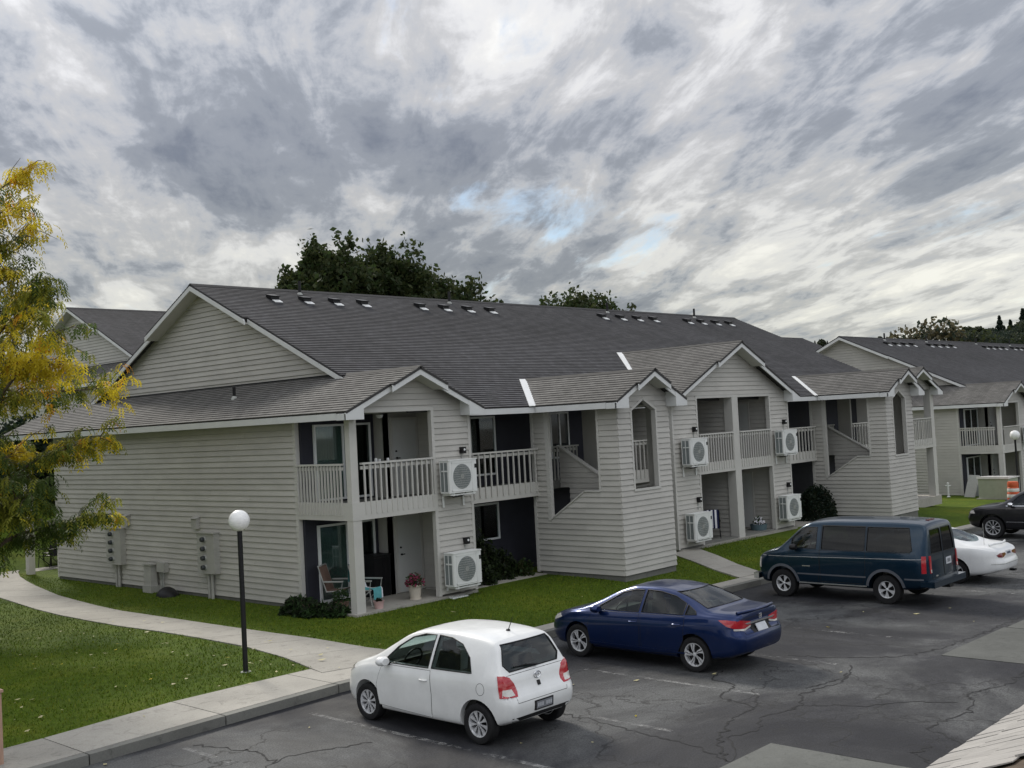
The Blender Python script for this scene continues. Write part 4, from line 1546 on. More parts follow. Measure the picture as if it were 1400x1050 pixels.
class Car:
    def __init__(self, s):
        self.s = s
        self.top = s['top']

    def section(self, x, inset=0.0):
        s = self.s
        zt = smooth_curve(s['top'], x)
        zb = smooth_curve(s['belt'], x)
        W = smooth_curve(s['plan'], x) - inset
        zl = smooth_curve(s['bottom'], x)
        zb = min(zb, zt - 0.03)
        hmax = s['H'] - smooth_curve(s['belt'], 0)
        h = max(0.0, min(1.0, (zt - zb) / hmax))
        k = h * h * (3 - 2 * h)
        wr = s['roof_w'] - inset
        wb = W * s.get('shoulder', 0.955)
        y5 = wb * 0.93 + (min(wr, wb) - wb * 0.93) * k
        z5 = zb + (zt - zb) * (0.60 + 0.28 * k)
        zm = zl + (zb - zl) * 0.52
        pts = [(0, zl), (W * .70, zl), (W * .93, zl + .035), (W * .985, zl + .13), (W, zm), (W * .995, zm + (zb - zm) * .6), (wb, zb), ((wb + y5) / 2 + .012 * k, (zb + z5) / 2), (y5, z5),
               (y5 * .86, z5 + (zt - z5) * .62), (y5 * .5, zt - (zt - z5) * .10), (0, zt)]
        return pts, zt, zb, zl

    def body(self):
        s = self.s
        xr, xf = s['x0'], s['x1']
        xs = sorted(set([round(v, 4) for v in
                         [xr + (xf - xr) * i / 38 for i in range(39)] + [xr + d for d in (.015, .04, .08, .13)] + [xf - d for d in (.015, .04, .08, .13)] + [p[0] for p in s['top']]]))
        xs = [x for x in xs if xr <= x <= xf]
        rings = []
        for x in xs:
            pts, zt, zb, zl = self.section(x)
            half = catmull(pts, 3)
            full = [(y, z) for y, z in half] + [(-y, z) for y, z in half[-2:0:-1]]
            ring = []
            for y, z in full:
                t = 0.0
                if x < xr + .9:
                    q = ((xr + .9 - x) / .9) ** 2
                    t = q * smooth_curve(s['rear'], z)
                elif x > xf - .9:
                    q = ((x - xf + .9) / .9) ** 2
                    t = -q * smooth_curve(s['front'], z)
                ring.append(Vector((x + t, y, z)))
            rings.append(ring)
        n = len(rings[0])
        V = [v for r in rings for v in r]
        F = []
        for i in range(len(rings) - 1):
            for k in range(n):
                k2 = (k + 1) % n
                F.append((i * n + k, i * n + k2, (i + 1) * n + k2, (i + 1) * n + k))
        # end caps: strips across
        for base in (0, (len(rings) - 1) * n):
            hN = n // 2
            for k in range(hN):
                a, b = base + k, base + k + 1
                c, d = base + (n - k - 1) % n, base + (n - k) % n
                q = []
                for idx in (a, b, c, d):
                    if idx not in q:
                        q.append(idx)
                if len(q) >= 3:
                    F.append(tuple(q))
        self.o = temp_obj(V, F, 0, (s['paint'], 'black_plastic'))
        me = self.o.data
        bm = bmesh.new()
        bm.from_mesh(me)
        bmesh.ops.remove_doubles(bm, verts=bm.verts, dist=1e-5)
        bmesh.ops.recalc_face_normals(bm, faces=bm.faces)
        bm.to_mesh(me)
        self.bvh = BVHTree.FromBMesh(bm)
        bm.free()

    def cut(self):
        s = self.s
        cutters = []
        V, F = [], []
        for ax in (s['axf'], s['axr']):
            for sg in (-1, 1):
                b = len(V)
                N = 40
                r = s['wr'] + s.get('arch', .055)
                y0, y1 = sg * (s['track'] - .16), sg * 1.4
                for y in (y0, y1):
                    for k in range(N):
                        a = 6.2831853 * k / N
                        V.append((ax + r * math.cos(a), y, s['wr'] + .01 + r * math.sin(a)))
                F.append(tuple(b + k for k in range(N)))
                F.append(tuple(b + N + k for k in range(N)))
                for k in range(N):
                    F.append((b + k, b + (k + 1) % N, b + N + (k + 1) % N, b + N + k))
        cutters.append(temp_obj(V, F, 1))
        # cabin cavity
        c0, c1 = s['cabin']
        rings = []
        N = 16
        for i in range(N + 1):
            x = c0 + (c1 - c0) * i / N
            pts, zt, zb, zl = self.section(x, .05)
            zt -= .045
            zf = s['floor']
            W = pts[4][0] - .04
            y5, z5 = pts[8][0] - .03, pts[8][1] - .03
            zbb = min(zb, zt - .02)
            half = [(0, zf), (W, zf), (W, (zf + zbb) / 2), (pts[6][0] - .03, zbb), (max(y5, .1), max(z5, zbb + .005)), (max(y5 * .8, .08), max(zt - .012, zbb + .01)), (0, max(zt, zbb + .012))]
            full = half + [(-y, z) for y, z in half[-2:0:-1]]
            rings.append([(x, y, z) for y, z in full])
        n = len(rings[0])
        V = [v for r in rings for v in r]
        F = [tuple(range(n)), tuple(N * n + k for k in range(n))]
        for i in range(N):
            for k in range(n):
                k2 = (k + 1) % n
                F.append((i * n + k, i * n + k2, (i + 1) * n + k2, (i + 1) * n + k))
        cutters.append(temp_obj(V, F, 1))
        # side windows, windscreen, rear window
        V, F = [], []
        for poly in s['side_windows']:
            b = len(V)
            n = len(poly)
            V += [(x, -1.5, z) for x, z in poly] + [(x, 1.5, z) for x, z in poly]
            F += [tuple(b + k for k in range(n)), tuple(b + n + k for k in range(n))] + [(b + k, b + (k + 1) % n, b + n + (k + 1) % n, b + n + k) for k in range(n)]
        cutters.append(temp_obj(V, F, 1))
        for poly, xa, xb in ((s['rear_window'], s['x0'] - 1, s['cabin'][0] + s.get('rw_in', .9)), (s['windscreen'], s['cabin'][1] - .9, s['x1'] + 1)):
            for pl in (poly if isinstance(poly[0], list) else [poly]):
                n = len(pl)
                V = [(xa, y, z) for y, z in pl] + [(xb, y, z) for y, z in pl]
                F = [tuple(range(n)), tuple(n + k for k in range(n))] + [(k, (k + 1) % n, n + (k + 1) % n, n + k) for k in range(n)]
                cutters.append(temp_obj(V, F, 1))
        for c in cutters:
            m = self.o.modifiers.new('b', 'BOOLEAN')
            m.operation = 'DIFFERENCE'
            m.solver = 'EXACT'
            m.object = c
        dg = bpy.context.evaluated_depsgraph_get()
        dg.update()
        me = bpy.data.meshes.new_from_object(self.o.evaluated_get(dg))
        for c in cutters:
            bpy.data.objects.remove(c)
        bpy.data.objects.remove(self.o)
        me.materials.clear()
        me.materials.append(M[s['paint']])
        me.materials.append(M['black_plastic'])
        me.polygons.foreach_set('use_smooth', [True] * len(me.polygons))
        me.set_sharp_from_angle(angle=math.radians(38))
        me.name = 'body'
        self.body_o = link(bpy.data.objects.new('body', me), self.e)

    def patch(self, poly, view, off, mat, name, parent=None, grid=.05, skirt=.012, smooth=True):
        """a panel that follows the body: polygon drawn in a side ('L','R'), 'rear', 'front' or top view"""
        if view in ('L', 'R'):
            sg = 1 if view == 'L' else -1
            ex, ey, d, o = Vector((1, 0, 0)), Vector((0, 0, 1)), Vector((0, -sg, 0)), Vector((0, 3 * sg, 0))
        elif view == 'rear':
            ex, ey, d, o = Vector((0, 1, 0)), Vector((0, 0, 1)), Vector((1, 0, 0)), Vector((-6, 0, 0))
        elif view == 'front':
            ex, ey, d, o = Vector((0, 1, 0)), Vector((0, 0, 1)), Vector((-1, 0, 0)), Vector((6, 0, 0))
        elif view == 'top':
            ex, ey, d, o = Vector((1, 0, 0)), Vector((0, 1, 0)), Vector((0, 0, -1)), Vector((0, 0, 5))
        else:   # oblique: ('ob', side, angle) looking from a rear or front corner; polygon x axis is across the view
            _, sg, ang = view
            d = Vector((math.cos(ang), -sg * math.sin(ang), 0))
            ex, ey, o = Vector((-math.sin(ang), -sg * math.cos(ang), 0)) * -1, Vector((0, 0, 1)), -d * 6
        bm = bmesh.new()
        vs = [bm.verts.new((a, b, 0)) for a, b in poly]
        bm.faces.new(vs)
        for ax in (0, 1):
            lo_ = min(p[ax] for p in poly)
            hi_ = max(p[ax] for p in poly)
            k = int((hi_ - lo_) / grid)
            for i in range(1, k + 1):
                co = [0, 0, 0]
                co[ax] = lo_ + (hi_ - lo_) * i / (k + 1)
                no = [0, 0, 0]
                no[ax] = 1
                bmesh.ops.bisect_plane(bm, geom=bm.verts[:] + bm.edges[:] + bm.faces[:], plane_co=co, plane_no=no, dist=1e-5)
        for v in bm.verts:
            p = o + ex * v.co.x + ey * v.co.y
            hit = self.bvh.ray_cast(p, d)
            if hit[0] is None:
                hit = self.bvh.find_nearest(p + d * (o.length - 0.8))
            v.co = hit[0] - d * off
        if skirt:
            be = [e for e in bm.edges if len(e.link_faces) == 1]
            r = bmesh.ops.extrude_edge_only(bm, edges=be)
            for g in r['geom']:
                if isinstance(g, bmesh.types.BMVert):
                    g.co += d * skirt
        if skirt:
            bmesh.ops.recalc_face_normals(bm, faces=bm.faces)
        for f_ in bm.faces:
            f_.normal_update()
        main_n = sum((f_.normal.dot(d) * f_.calc_area() for f_ in bm.faces), 0.0)
        if main_n > 0:
            bmesh.ops.reverse_faces(bm, faces=bm.faces[:])
        me = bpy.data.meshes.new(name)
        bm.to_mesh(me)
        bm.free()
        me.materials.append(M[mat])
        if smooth:
            me.polygons.foreach_set('use_smooth', [True] * len(me.polygons))
            me.set_sharp_from_angle(angle=math.radians(45))
        return link(bpy.data.objects.new(name, me), parent or self.e)

    def seam(self, poly, view, name='panel_gap', w=.005, parent=None):
        """closed dark line along a polygon on the body"""
        if view in ('L', 'R'):
            sg = 1 if view == 'L' else -1
            f = lambda a, b: (Vector((a, 3 * sg, b)), Vector((0, -sg, 0)))
        else:
            f = lambda a, b: (Vector((-6, a, b)), Vector((1, 0, 0)))
        pts = []
        n = len(poly)
        for i in range(n):
            a, b = poly[i], poly[(i + 1) % n]
            k = max(2, int(math.hypot(b[0] - a[0], b[1] - a[1]) / .05))
            for j in range(k):
                t = j / k
                p, d = f(a[0] + (b[0] - a[0]) * t, a[1] + (b[1] - a[1]) * t)
                h = self.bvh.ray_cast(p, d)
                if h[0] is not None:
                    pts.append(h[0])
        pts.append(pts[0])
        return MB().tube(pts, w, 5, cap=False).build(name, 'black_plastic', parent or self.e)

    def wheels(self):
        s = self.s
        proto = None
        for ax in (s['axf'], s['axr']):
            for sg in (1, -1):
                if proto is None:
                    proto = make_wheel(s['wr'], s['rim_r'], s['rim'], s.get('tyre_w', .19))
                    w = proto
                else:
                    w = copy_tree(proto)
                w.parent = self.e
                w.location = (ax, sg * s['track'], s['wr'])
                w.rotation_euler = (0, random.uniform(0, 6), 0 if sg > 0 else math.pi)

    def mirror(self, x, z, side, mat):
        sg = 1 if side == 'L' else -1
        h = self.bvh.ray_cast(Vector((x, 3 * sg, z - .06)), Vector((0, -sg, 0)))
        y = h[0].y if h[0] else .8 * sg
        mb = MB()
        # rounded housing
        prof = [(0, -.09), (.06, -.085), (.085, -.04), (.09, .02), (.075, .06), (0, .065)]
        mb.lathe(prof, 14, (0, 0, 0), 'x')
        vs = [(x + v[0] * 1.0, y + sg * .13 + v[1] * 1.25, z + v[2] * .85) for v in mb.v]
        mb.v = vs
        m = mb.build('mirror', mat, self.e, smooth=True)
        MB().bar((x, y - sg * .02, z - .05), (x, y + sg * .1, z - .03), .06, .04).build('mirror_arm', 'black_plastic', m)

    def handle(self, x, z, side, mat, parent):
        sg = 1 if side == 'L' else -1
        p = []
        for t in (-.085, -.05, 0, .05, .085):
            h = self.bvh.ray_cast(Vector((x + t, 3 * sg, z)), Vector((0, -sg, 0)))
            o_ = .004 if abs(t) > .08 else .028
            p.append(h[0] + Vector((0, sg * o_, 0)))
        MB().tube(p, .013, 8).build('handle', mat, parent, smooth=True)

    def text_bars(self, parent, y, z, n, h, w, mat, off=.014):
        """small raised characters"""
        pass

    def seats(self, rows, mat='seat_cloth'):
        for ri, (x, ys) in enumerate(rows):
            k_ = 1.0 if ri == 0 else .74
            for y in ys:
                mb = MB()
                zf = self.s['floor']
                sc = .5
                mb.box(x - .25, x + .25, y - .24, y + .24, zf, zf + .26)
                mb.prism([(x - .20, y - .23, zf + .2), (x - .32, y - .21, zf + .78 * k_), (x - .41, y - .21, zf + .76 * k_), (x - .34, y - .23, zf + .2)], (0, .45, 0))
                mb.prism([(x - .34, y - .12, zf + .79 * k_), (x - .36, y - .11, zf + .94 * k_), (x - .42, y - .11, zf + .94 * k_), (x - .42, y - .12, zf + .79 * k_)], (0, .23, 0))
                mb.build('seat', mat, self.e)

    def steering(self, x, y, z):
        mb = MB()
        pts = []
        for k in range(21):
            a = 6.2831853 * k / 20
            pts.append((x - .08 * math.sin(a), y + .18 * math.cos(a), z + .165 * math.sin(a)))
        mb.tube(pts, .015, 6, cap=False)
        mb.bar((x, y - .17, z), (x, y + .17, z), .03, .05)
        mb.build('steering_wheel', 'black_plastic', self.e, smooth=True)
        MB().box(x + .15, x + .55, -.6, .6, z - .45, z - .02).build('dashboard', 'seat_cloth', self.e)


def make_wheel(r, rr, kind, tw):
    hub = MB()
    hub.lathe([(0, -.05), (rr * .96, -.05), (rr * .96, -.035), (0, -.035)], 28, (0, 0, 0), 'y')
    w = hub.build('wheel', 'black_plastic', None)
    t = MB()
    h = tw / 2
    prof = [(rr * .97, -h * .8), (rr * 1.02, -h * .92), ((r + rr) / 2, -h), (r * .95, -h * .92), (r * .99, -h * .72), (r, -h * .45), (r, h * .45), (r * .99, h * .72), (r * .95, h * .92), ((r + rr) / 2, h), (rr * 1.02, h * .92), (rr * .97, h * .8), (rr * .97, -h * .8)]
    t.lathe(prof, 40, (0, 0, 0), 'y')
    t.build('tyre', 'rubber', w, smooth=True)
    d = h * .78
    R = MB()
    R.lathe([(rr * .86, d * .55), (rr * .90, d), (rr * .985, d * 1.04), (rr * .985, -d), (rr * .9, -d), (rr * .86, d * .55)], 36, (0, 0, 0), 'y')
    R.lathe([(0, d * .98), (rr * .10, d * .97), (rr * .17, d * .9), (rr * .19, d * .5)], 20, (0, 0, 0), 'y')
    ns = {'hubcap': 9, 'swirl': 5, 'holes': 5, 'multi': 10}[kind]
    for k in range(ns):
        a = 6.2831853 * k / ns
        tw_ = {'swirl': .28}.get(kind, 0)
        w0, w1 = {'hubcap': (.10, .19), 'swirl': (.16, .24), 'holes': (.20, .30), 'multi': (.06, .085)}[kind]
        def P(rad, ang, y):
            return (rad * math.cos(ang), y, rad * math.sin(ang))
        for sub in ((0,) if kind != 'swirl' else (-.16, .16)):
            aa = a + sub
            ww0, ww1 = (w0, w1) if kind != 'swirl' else (.07, .11)
            q = [P(rr * .14, aa - ww0 * 1.2, d * .92), P(rr * .5, aa - (ww0 + ww1) / 2 + tw_ * .5, d * .86), P(rr * .93, aa - ww1 + tw_, d * .9), P(rr * .93, aa + ww1 + tw_, d * .9), P(rr * .5, aa + (ww0 + ww1) / 2 + tw_ * .5, d * .86), P(rr * .14, aa + ww0 * 1.2, d * .92)]
            b = [(x, y - .02, z) for x, y, z in q]
            R.add(q + b, [(0, 1, 4, 5), (1, 2, 3, 4)] + [(i, i + 6, (i + 1) % 6 + 6, (i + 1) % 6) for i in range(6)])
    R.build('rim', 'alloy' if kind == 'multi' else 'bright_alloy', w, smooth=True)
    return w


def make_car(s, loc, label):
    c = Car(s)
    c.e = empty('parked_car', loc, label, s['cat'], 'cars parked in the bays', math.pi / 2 + s.get('yaw', 0))
    c.body()
    c.cut()
    gl = s.get('glass', ['car_glass'] * 9)
    for sd in ('L', 'R'):
        for i, poly in enumerate(s['side_windows']):
            c.patch(poly, sd, -.012, gl[i], 'side_window', grid=.12, skirt=0)
    for pl in (s['rear_window'] if isinstance(s['rear_window'][0], list) else [s['rear_window']]):
        c.patch(pl, 'rear', -.008, s.get('rear_glass', 'car_glass'), 'rear_window', grid=.1, skirt=0)
    c.patch(s['windscreen'], 'front', -.01, 'car_glass', 'windscreen', grid=.1, skirt=0)
    for sd in ('L', 'R'):
        for i, poly in enumerate(s['doors']):
            d = c.patch(poly, sd, .0035, s['paint'], 'door', grid=.06, skirt=.006)
            c.seam(poly, sd, parent=d)
            hx, hz = s['handles'][i]
            c.handle(hx, hz, sd, s.get('handle_mat', s['paint']), d)
        # dark rubber around the glass
        for poly in s['side_windows']:
            c.seam(poly, sd, 'window_seal', .009)
    c.wheels()
    for sd in ('L', 'R'):
        c.mirror(*s['mirror'], sd, s.get('mirror_mat', s['paint']))
    c.seats(s['seats'])
    c.steering(*s['wheel_pos'])
    return c


def ell(cx, cz, rx, rz, n=20):
    return [(cx + rx * math.cos(6.2831853 * k / n), cz + rz * math.sin(6.2831853 * k / n)) for k in range(n)]


# ------------------------------------------------------------------ white three-door hatchback
HATCH = dict(paint='paint_white', cat='car', H=1.525, x0=-1.80, x1=2.03, axf=1.23, axr=-1.23, wr=.292, rim_r=.195, rim='hubcap', track=.735, roof_w=.56,
             top=[(-1.80, .70), (-1.76, .92), (-1.70, 1.02), (-1.60, 1.19), (-1.48, 1.385), (-1.38, 1.45), (-1.0, 1.502), (-.45, 1.525), (.05, 1.505), (.42, 1.425), (.80, 1.24), (1.22, 1.015), (1.40, .955), (1.75, .84), (1.93, .74), (2.03, .60)],
             belt=[(-1.8, .97), (-1.2, .985), (0, .925), (.9, .885), (1.3, .85), (2.03, .60)],
             plan=[(-1.80, .62), (-1.74, .73), (-1.55, .805), (-1.2, .838), (0, .845), (1.2, .832), (1.6, .78), (1.85, .68), (1.97, .55), (2.03, .40)],
             bottom=[(-1.80, .34), (-1.5, .25), (-.8, .19), (.9, .19), (1.6, .20), (2.03, .24)],
             rear=[(.2, .10), (.4, .02), (.55, 0), (.66, .02), (.75, .09), (1.0, .09), (1.4, .02)], front=[(.2, .10), (.4, .0), (.6, .02), (.9, 0)],
             cabin=(-1.42, 1.0), floor=.38, rw_in=.6,
             side_windows=[[(.88, .955), (-.20, .975), (-.20, 1.435), (.05, 1.43), (.32, 1.36), (.62, 1.195)], [(-.27, .98), (-1.13, 1.0), (-1.02, 1.20), (-.80, 1.36), (-.55, 1.425), (-.27, 1.44)]],
             rear_window=[(-.52, 1.02), (.52, 1.02), (.60, 1.12), (.49, 1.385), (-.49, 1.385), (-.60, 1.12)],
             windscreen=[(-.62, 1.06), (.62, 1.06), (.50, 1.41), (-.50, 1.41)],
             glass=['car_glass', 'car_glass'], rear_glass='hatch_glass',
             doors=[[(.93, .30), (-.28, .255), (-.30, .60), (-.26, .945), (.86, .925), (.98, .6)]], handles=[(-.13, .80)], mirror=(.72, 1.00),
             seats=[(.15, (-.36, .36)), (-.75, (-.36, .36))], wheel_pos=(.62, .36, .95))
c = make_car(HATCH, (12.13, 12.77, gz(12) + .0), 'white three-door hatchback parked with its nose to the kerb')
for sd in ('L', 'R'):
    c.seam(ell(-1.32, .80, .075, .085), sd, 'fuel_flap_gap' if sd == 'L' else 'panel_gap', .003)
for sg in (1, -1):
    t = c.patch([(-.60, 1.0), (-.70, .992), (-.78, .955), (-.84, .87), (-.885, .75), (-.89, .69), (-.62, .70), (-.605, .85)], ('ob', sg, math.radians(45)), .012, 'red_lens', 'tail_light', grid=.04, skirt=.03)
    c.patch([(-.67, .81), (-.80, .80), (-.85, .715), (-.66, .715)], ('ob', sg, math.radians(45)), .018, 'clear_lens', 'indicator', parent=t, grid=.05, skirt=.01)
    c.patch([(1.62, .78), (1.90, .66), (1.97, .64), (1.86, .74), (1.70, .83)], 'L' if sg > 0 else 'R', .010, 'clear_lens', 'headlight', grid=.05, skirt=.02)
gate = [(-.53, .60), (.53, .60), (.56, .75), (.60, .98), (-.60, .98), (-.56, .75)]
g = c.patch(gate, 'rear', .003, 'paint_white', 'tailgate', grid=.06, skirt=.004)
c.seam(gate, 'rear', 'panel_gap', .005, g)
c.seam(HATCH['rear_window'], 'rear', 'window_seal', .010)
c.patch([(-.62, .345), (.62, .345), (.64, .40), (-.64, .40)], 'rear', .006, 'black_plastic', 'bumper_valance', grid=.08)
pl = c.patch([(-.20, .43), (.20, .43), (.20, .57), (-.20, .57)], 'rear', .014, 'black_plastic', 'plate_frame', grid=.3, skirt=.02)
c.patch([(-.17, .45), (.17, .45), (.17, .55), (-.17, .55)], 'rear', .019, 'plate_dark', 'licence_plate', parent=pl, grid=.3)
for i in range(7):
    if i != 3:
        a = -.135 + i * .045
        c.patch([(a - .014, .475), (a + .014, .475), (a + .014, .53), (a - .014, .53)], 'rear', .021, 'plate', 'plate_character', parent=pl, grid=.2, skirt=0)
bd = MB()
hz = c.bvh.ray_cast(Vector((-6, 0, .90)), Vector((1, 0, 0)))[0].x - .012
for rx, rz, cz in ((.072, .050, .90), (.026, .047, .90), (.050, .018, .925)):
    bd.tube([(hz, rx * math.cos(6.2831853 * k / 24), cz + rz * math.sin(6.2831853 * k / 24)) for k in range(25)], .006, 6, cap=False)
bd.build('badge', 'chrome', c.e, smooth=True)
c.patch([(-.03, .755), (.03, .755), (.03, .82), (-.03, .82)], 'rear', .016, 'black_plastic', 'tailgate_handle', grid=.1)
wp = MB()
p0 = c.bvh.ray_cast(Vector((-6, -.05, 1.035)), Vector((1, 0, 0)))[0]
p1 = c.bvh.ray_cast(Vector((-6, .42, 1.075)), Vector((1, 0, 0)))[0]
wp.tube([p0 + Vector((-.03, 0, 0)), (p0 + p1) / 2 + Vector((-.035, 0, .02)), p1 + Vector((-.02, 0, 0))], [.02, .013, .009], 6)
wp.build('rear_wiper', 'black_plastic', c.e)
ah = c.bvh.ray_cast(Vector((-1.15, 0, 3)), Vector((0, 0, -1)))[0]
an = MB().tube([ah, ah + Vector((-.10, 0, .20))], [.008, .005], 6)
an.lathe([(.035, -.005), (.03, .02), (0, .028)], 10, tuple(ah))
an.build('antenna', 'black_plastic', c.e)

# ------------------------------------------------------------------ dark blue saloon
SEDAN = dict(paint='paint_blue', cat='car', H=1.435, x0=-2.28, x1=2.28, axf=1.335, axr=-1.335, wr=.315, rim_r=.215, rim='swirl', track=.765, roof_w=.53,
             top=[(-2.28, .78), (-2.25, .98), (-2.18, 1.055), (-1.95, 1.075), (-1.66, 1.09), (-1.2, 1.275), (-.82, 1.385), (-.35, 1.432), (.05, 1.425), (.42, 1.345), (.9, 1.135), (1.32, .965), (1.55, .915), (1.95, .82), (2.16, .72), (2.28, .58)],
             belt=[(-2.28, .93), (-1.7, .985), (-1.0, .955), (0, .915), (1.0, .875), (1.5, .84), (2.28, .57)],
             plan=[(-2.28, .58), (-2.22, .71), (-2.05, .81), (-1.6, .868), (-1, .877), (0, .877), (1.2, .868), (1.7, .82), (2.05, .70), (2.2, .56), (2.28, .42)],
             bottom=[(-2.28, .38), (-2.0, .28), (-1, .20), (1, .20), (1.9, .20), (2.28, .24)],
             rear=[(.2, .14), (.4, .03), (.6, 0), (.70, .02), (.78, .09), (.95, .06), (1.05, .0)], front=[(.2, .12), (.45, 0), (.9, 0)],
             cabin=(-1.5, 1.15), floor=.38, rw_in=.9,
             side_windows=[[(.95, .955), (-.12, .975), (-.12, 1.345), (.08, 1.345), (.38, 1.275)], [(-.19, .98), (-1.12, 1.0), (-1.12, 1.18), (-.85, 1.285), (-.5, 1.345), (-.19, 1.355)], [(-1.16, 1.005), (-1.40, 1.02), (-1.36, 1.07), (-1.16, 1.165)]],
             rear_window=[(-.60, 1.115), (.60, 1.115), (.50, 1.355), (-.50, 1.355)], windscreen=[(-.64, 1.0), (.64, 1.0), (.48, 1.34), (-.48, 1.34)],
             doors=[[(1.02, .29), (-.14, .26), (-.16, .6), (-.14, .95), (.98, .925), (1.08, .6)], [(-.19, .26), (-.98, .30), (-1.13, .55), (-1.17, .975), (-.19, .955), (-.20, .6)]], handles=[(-.02, .80), (-1.0, .83)], mirror=(.80, .985),
             seats=[(.1, (-.37, .37)), (-.65, (-.37, .37))], wheel_pos=(.62, .37, .90))
c = make_car(SEDAN, (17.50, 12.74, gz(17.5) + .0), 'dark blue four-door saloon parked beside the white hatchback')
for sg in (1, -1):
    t = c.patch([(y * sg, z) for y, z in [(-.30, .84), (-.50, .80), (-.74, .82), (-.76, .92), (-.62, .955), (-.32, .90)]], 'rear', .012, 'red_lens', 'tail_light', grid=.05, skirt=.03)
    c.patch([(-2.20, .80), (-2.02, .86), (-1.86, .965), (-2.0, .97), (-2.2, .945)], 'L' if sg < 0 else 'R', .010, 'red_lens', 'side_lens', parent=t, grid=.05, skirt=.02)
    c.patch([(y * sg, z) for y, z in [(-.32, .80), (-.50, .765), (-.74, .785), (-.74, .815), (-.5, .797), (-.31, .836)]], 'rear', .013, 'clear_lens', 'reverse_light', parent=t, grid=.06, skirt=.01)
    c.patch([(1.78, .74), (2.12, .62), (2.16, .69), (1.92, .79)], 'L' if sg > 0 else 'R', .008, 'clear_lens', 'headlight', grid=.05, skirt=.02)
lid = [(-.55, .70), (.55, .70), (.60, .80), (.63, .96), (-.63, .96), (-.60, .80)]
c.seam(lid, 'rear', 'panel_gap', .004)
c.patch([(-.30, .70), (.30, .70), (.30, .84), (-.30, .84)], 'rear', .006, 'black_plastic', 'plate_recess', grid=.1)
pl = c.patch([(-.165, .705), (.165, .705), (.165, .83), (-.165, .83)], 'rear', .016, 'plate', 'licence_plate', grid=.3)
for i in range(7):
    a = -.12 + i * .04
    c.patch([(a - .012, .74), (a + .012, .74), (a + .012, .80), (a - .012, .80)], 'rear', .0185, 'plate_print', 'plate_character', parent=pl, grid=.2, skirt=0)
c.patch([(-.42, .855), (.42, .855), (.50, .885), (-.50, .885)], 'rear', .022, 'chrome', 'chrome_strip', grid=.08, skirt=.02)
bd = MB()
bx = c.bvh.ray_cast(Vector((-6, 0, .955)), Vector((1, 0, 0)))[0].x - .014
bd.tube([(bx, y, z) for y, z in ((-.045, .985), (.045, .985), (.036, .915), (-.036, .915), (-.045, .985))], .006, 6)
for p, q in (((-.022, .975), (-.018, .925)), ((.022, .975), (.018, .925)), ((-.02, .95), (.02, .95))):
    bd.tube([(bx, *p), (bx, *q)], .006, 6)
bd.build('badge', 'chrome', c.e)
# lip spoiler and bumper crease
sp = []
for k in range(15):
    y = -.60 + 1.2 * k / 14
    h = c.bvh.ray_cast(Vector((-2.19 + .09 * (abs(y) / .6) ** 2, y, 3)), Vector((0, 0, -1)))[0]
    sp.append(h + Vector((-.01, 0, .022)))
MB().tube(sp, .026, 8).build('spoiler', 'paint_blue', c.e, smooth=True)
c.seam(SEDAN['rear_window'], 'rear', 'window_seal', .010)
for sd in ('L', 'R'):
    c.patch([(-1.15, .315), (1.05, .315), (1.05, .345), (-1.15, .345)], sd, .012, 'paint_blue', 'sill_strip', grid=.08)

# ------------------------------------------------------------------ teal passenger van
VAN = dict(paint='paint_teal', cat='van', H=1.93, x0=-2.30, x1=2.20, axf=1.41, axr=-1.27, wr=.345, rim_r=.205, rim='holes', track=.82, roof_w=.73, arch=.07, shoulder=.975, tyre_w=.23,
           top=[(-2.30, 1.05), (-2.275, 1.5), (-2.23, 1.80), (-2.16, 1.88), (-2.0, 1.905), (-1.2, 1.93), (0, 1.925), (.65, 1.885), (.88, 1.80), (1.3, 1.46), (1.58, 1.235), (1.75, 1.185), (2.05, 1.075), (2.15, 1.0), (2.20, .82)],
           belt=[(-2.30, 1.13), (-1, 1.16), (.5, 1.14), (1.3, 1.10), (1.7, 1.06), (2.2, .80)],
           plan=[(-2.30, .80), (-2.25, .87), (-2.05, .945), (-1.5, .975), (0, .98), (1.3, .96), (1.8, .90), (2.08, .82), (2.16, .74), (2.20, .64)],
           bottom=[(-2.30, .46), (-2.0, .36), (-1, .32), (1, .32), (2.0, .32), (2.20, .36)],
           rear=[(.3, .06), (.5, .0), (.9, .02), (1.9, .02)], front=[(.3, .10), (.6, .02), (.8, 0), (1.1, 0)],
           cabin=(-2.2, 1.35), floor=.62, rw_in=.7,
           side_windows=[[(1.16, 1.235), (.47, 1.235), (.47, 1.735), (.80, 1.725), (.92, 1.665), (1.16, 1.44)], [(.33, 1.225), (-.78, 1.225), (-.78, 1.775), (.33, 1.775)], [(-.83, 1.225), (-1.88, 1.225), (-1.93, 1.27), (-1.84, 1.775), (-.83, 1.775)]],
           glass=['car_glass', 'car_glass_dark', 'car_glass_dark'], rear_glass='car_glass_dark',
           rear_window=[[(-.66, 1.18), (-.04, 1.18), (-.04, 1.72), (-.58, 1.72)], [(.04, 1.18), (.66, 1.18), (.58, 1.72), (.04, 1.72)]], windscreen=[(-.76, 1.30), (.76, 1.30), (.64, 1.77), (-.64, 1.77)],
           doors=[[(1.02, .46), (.43, .42), (.38, .8), (.40, 1.21), (1.2, 1.20), (1.2, .9)]], handles=[(.50, 1.02)], mirror=(1.02, 1.27), mirror_mat='black_plastic',
           seats=[(.45, (-.42, .42)), (-.5, (-.42, .42)), (-1.35, (-.42, .42))], wheel_pos=(.98, .42, 1.22))
c = make_car(VAN, (25.78, 12.82, gz(25.5)), 'dark teal passenger van with chrome wheels, parked beside the white saloon')
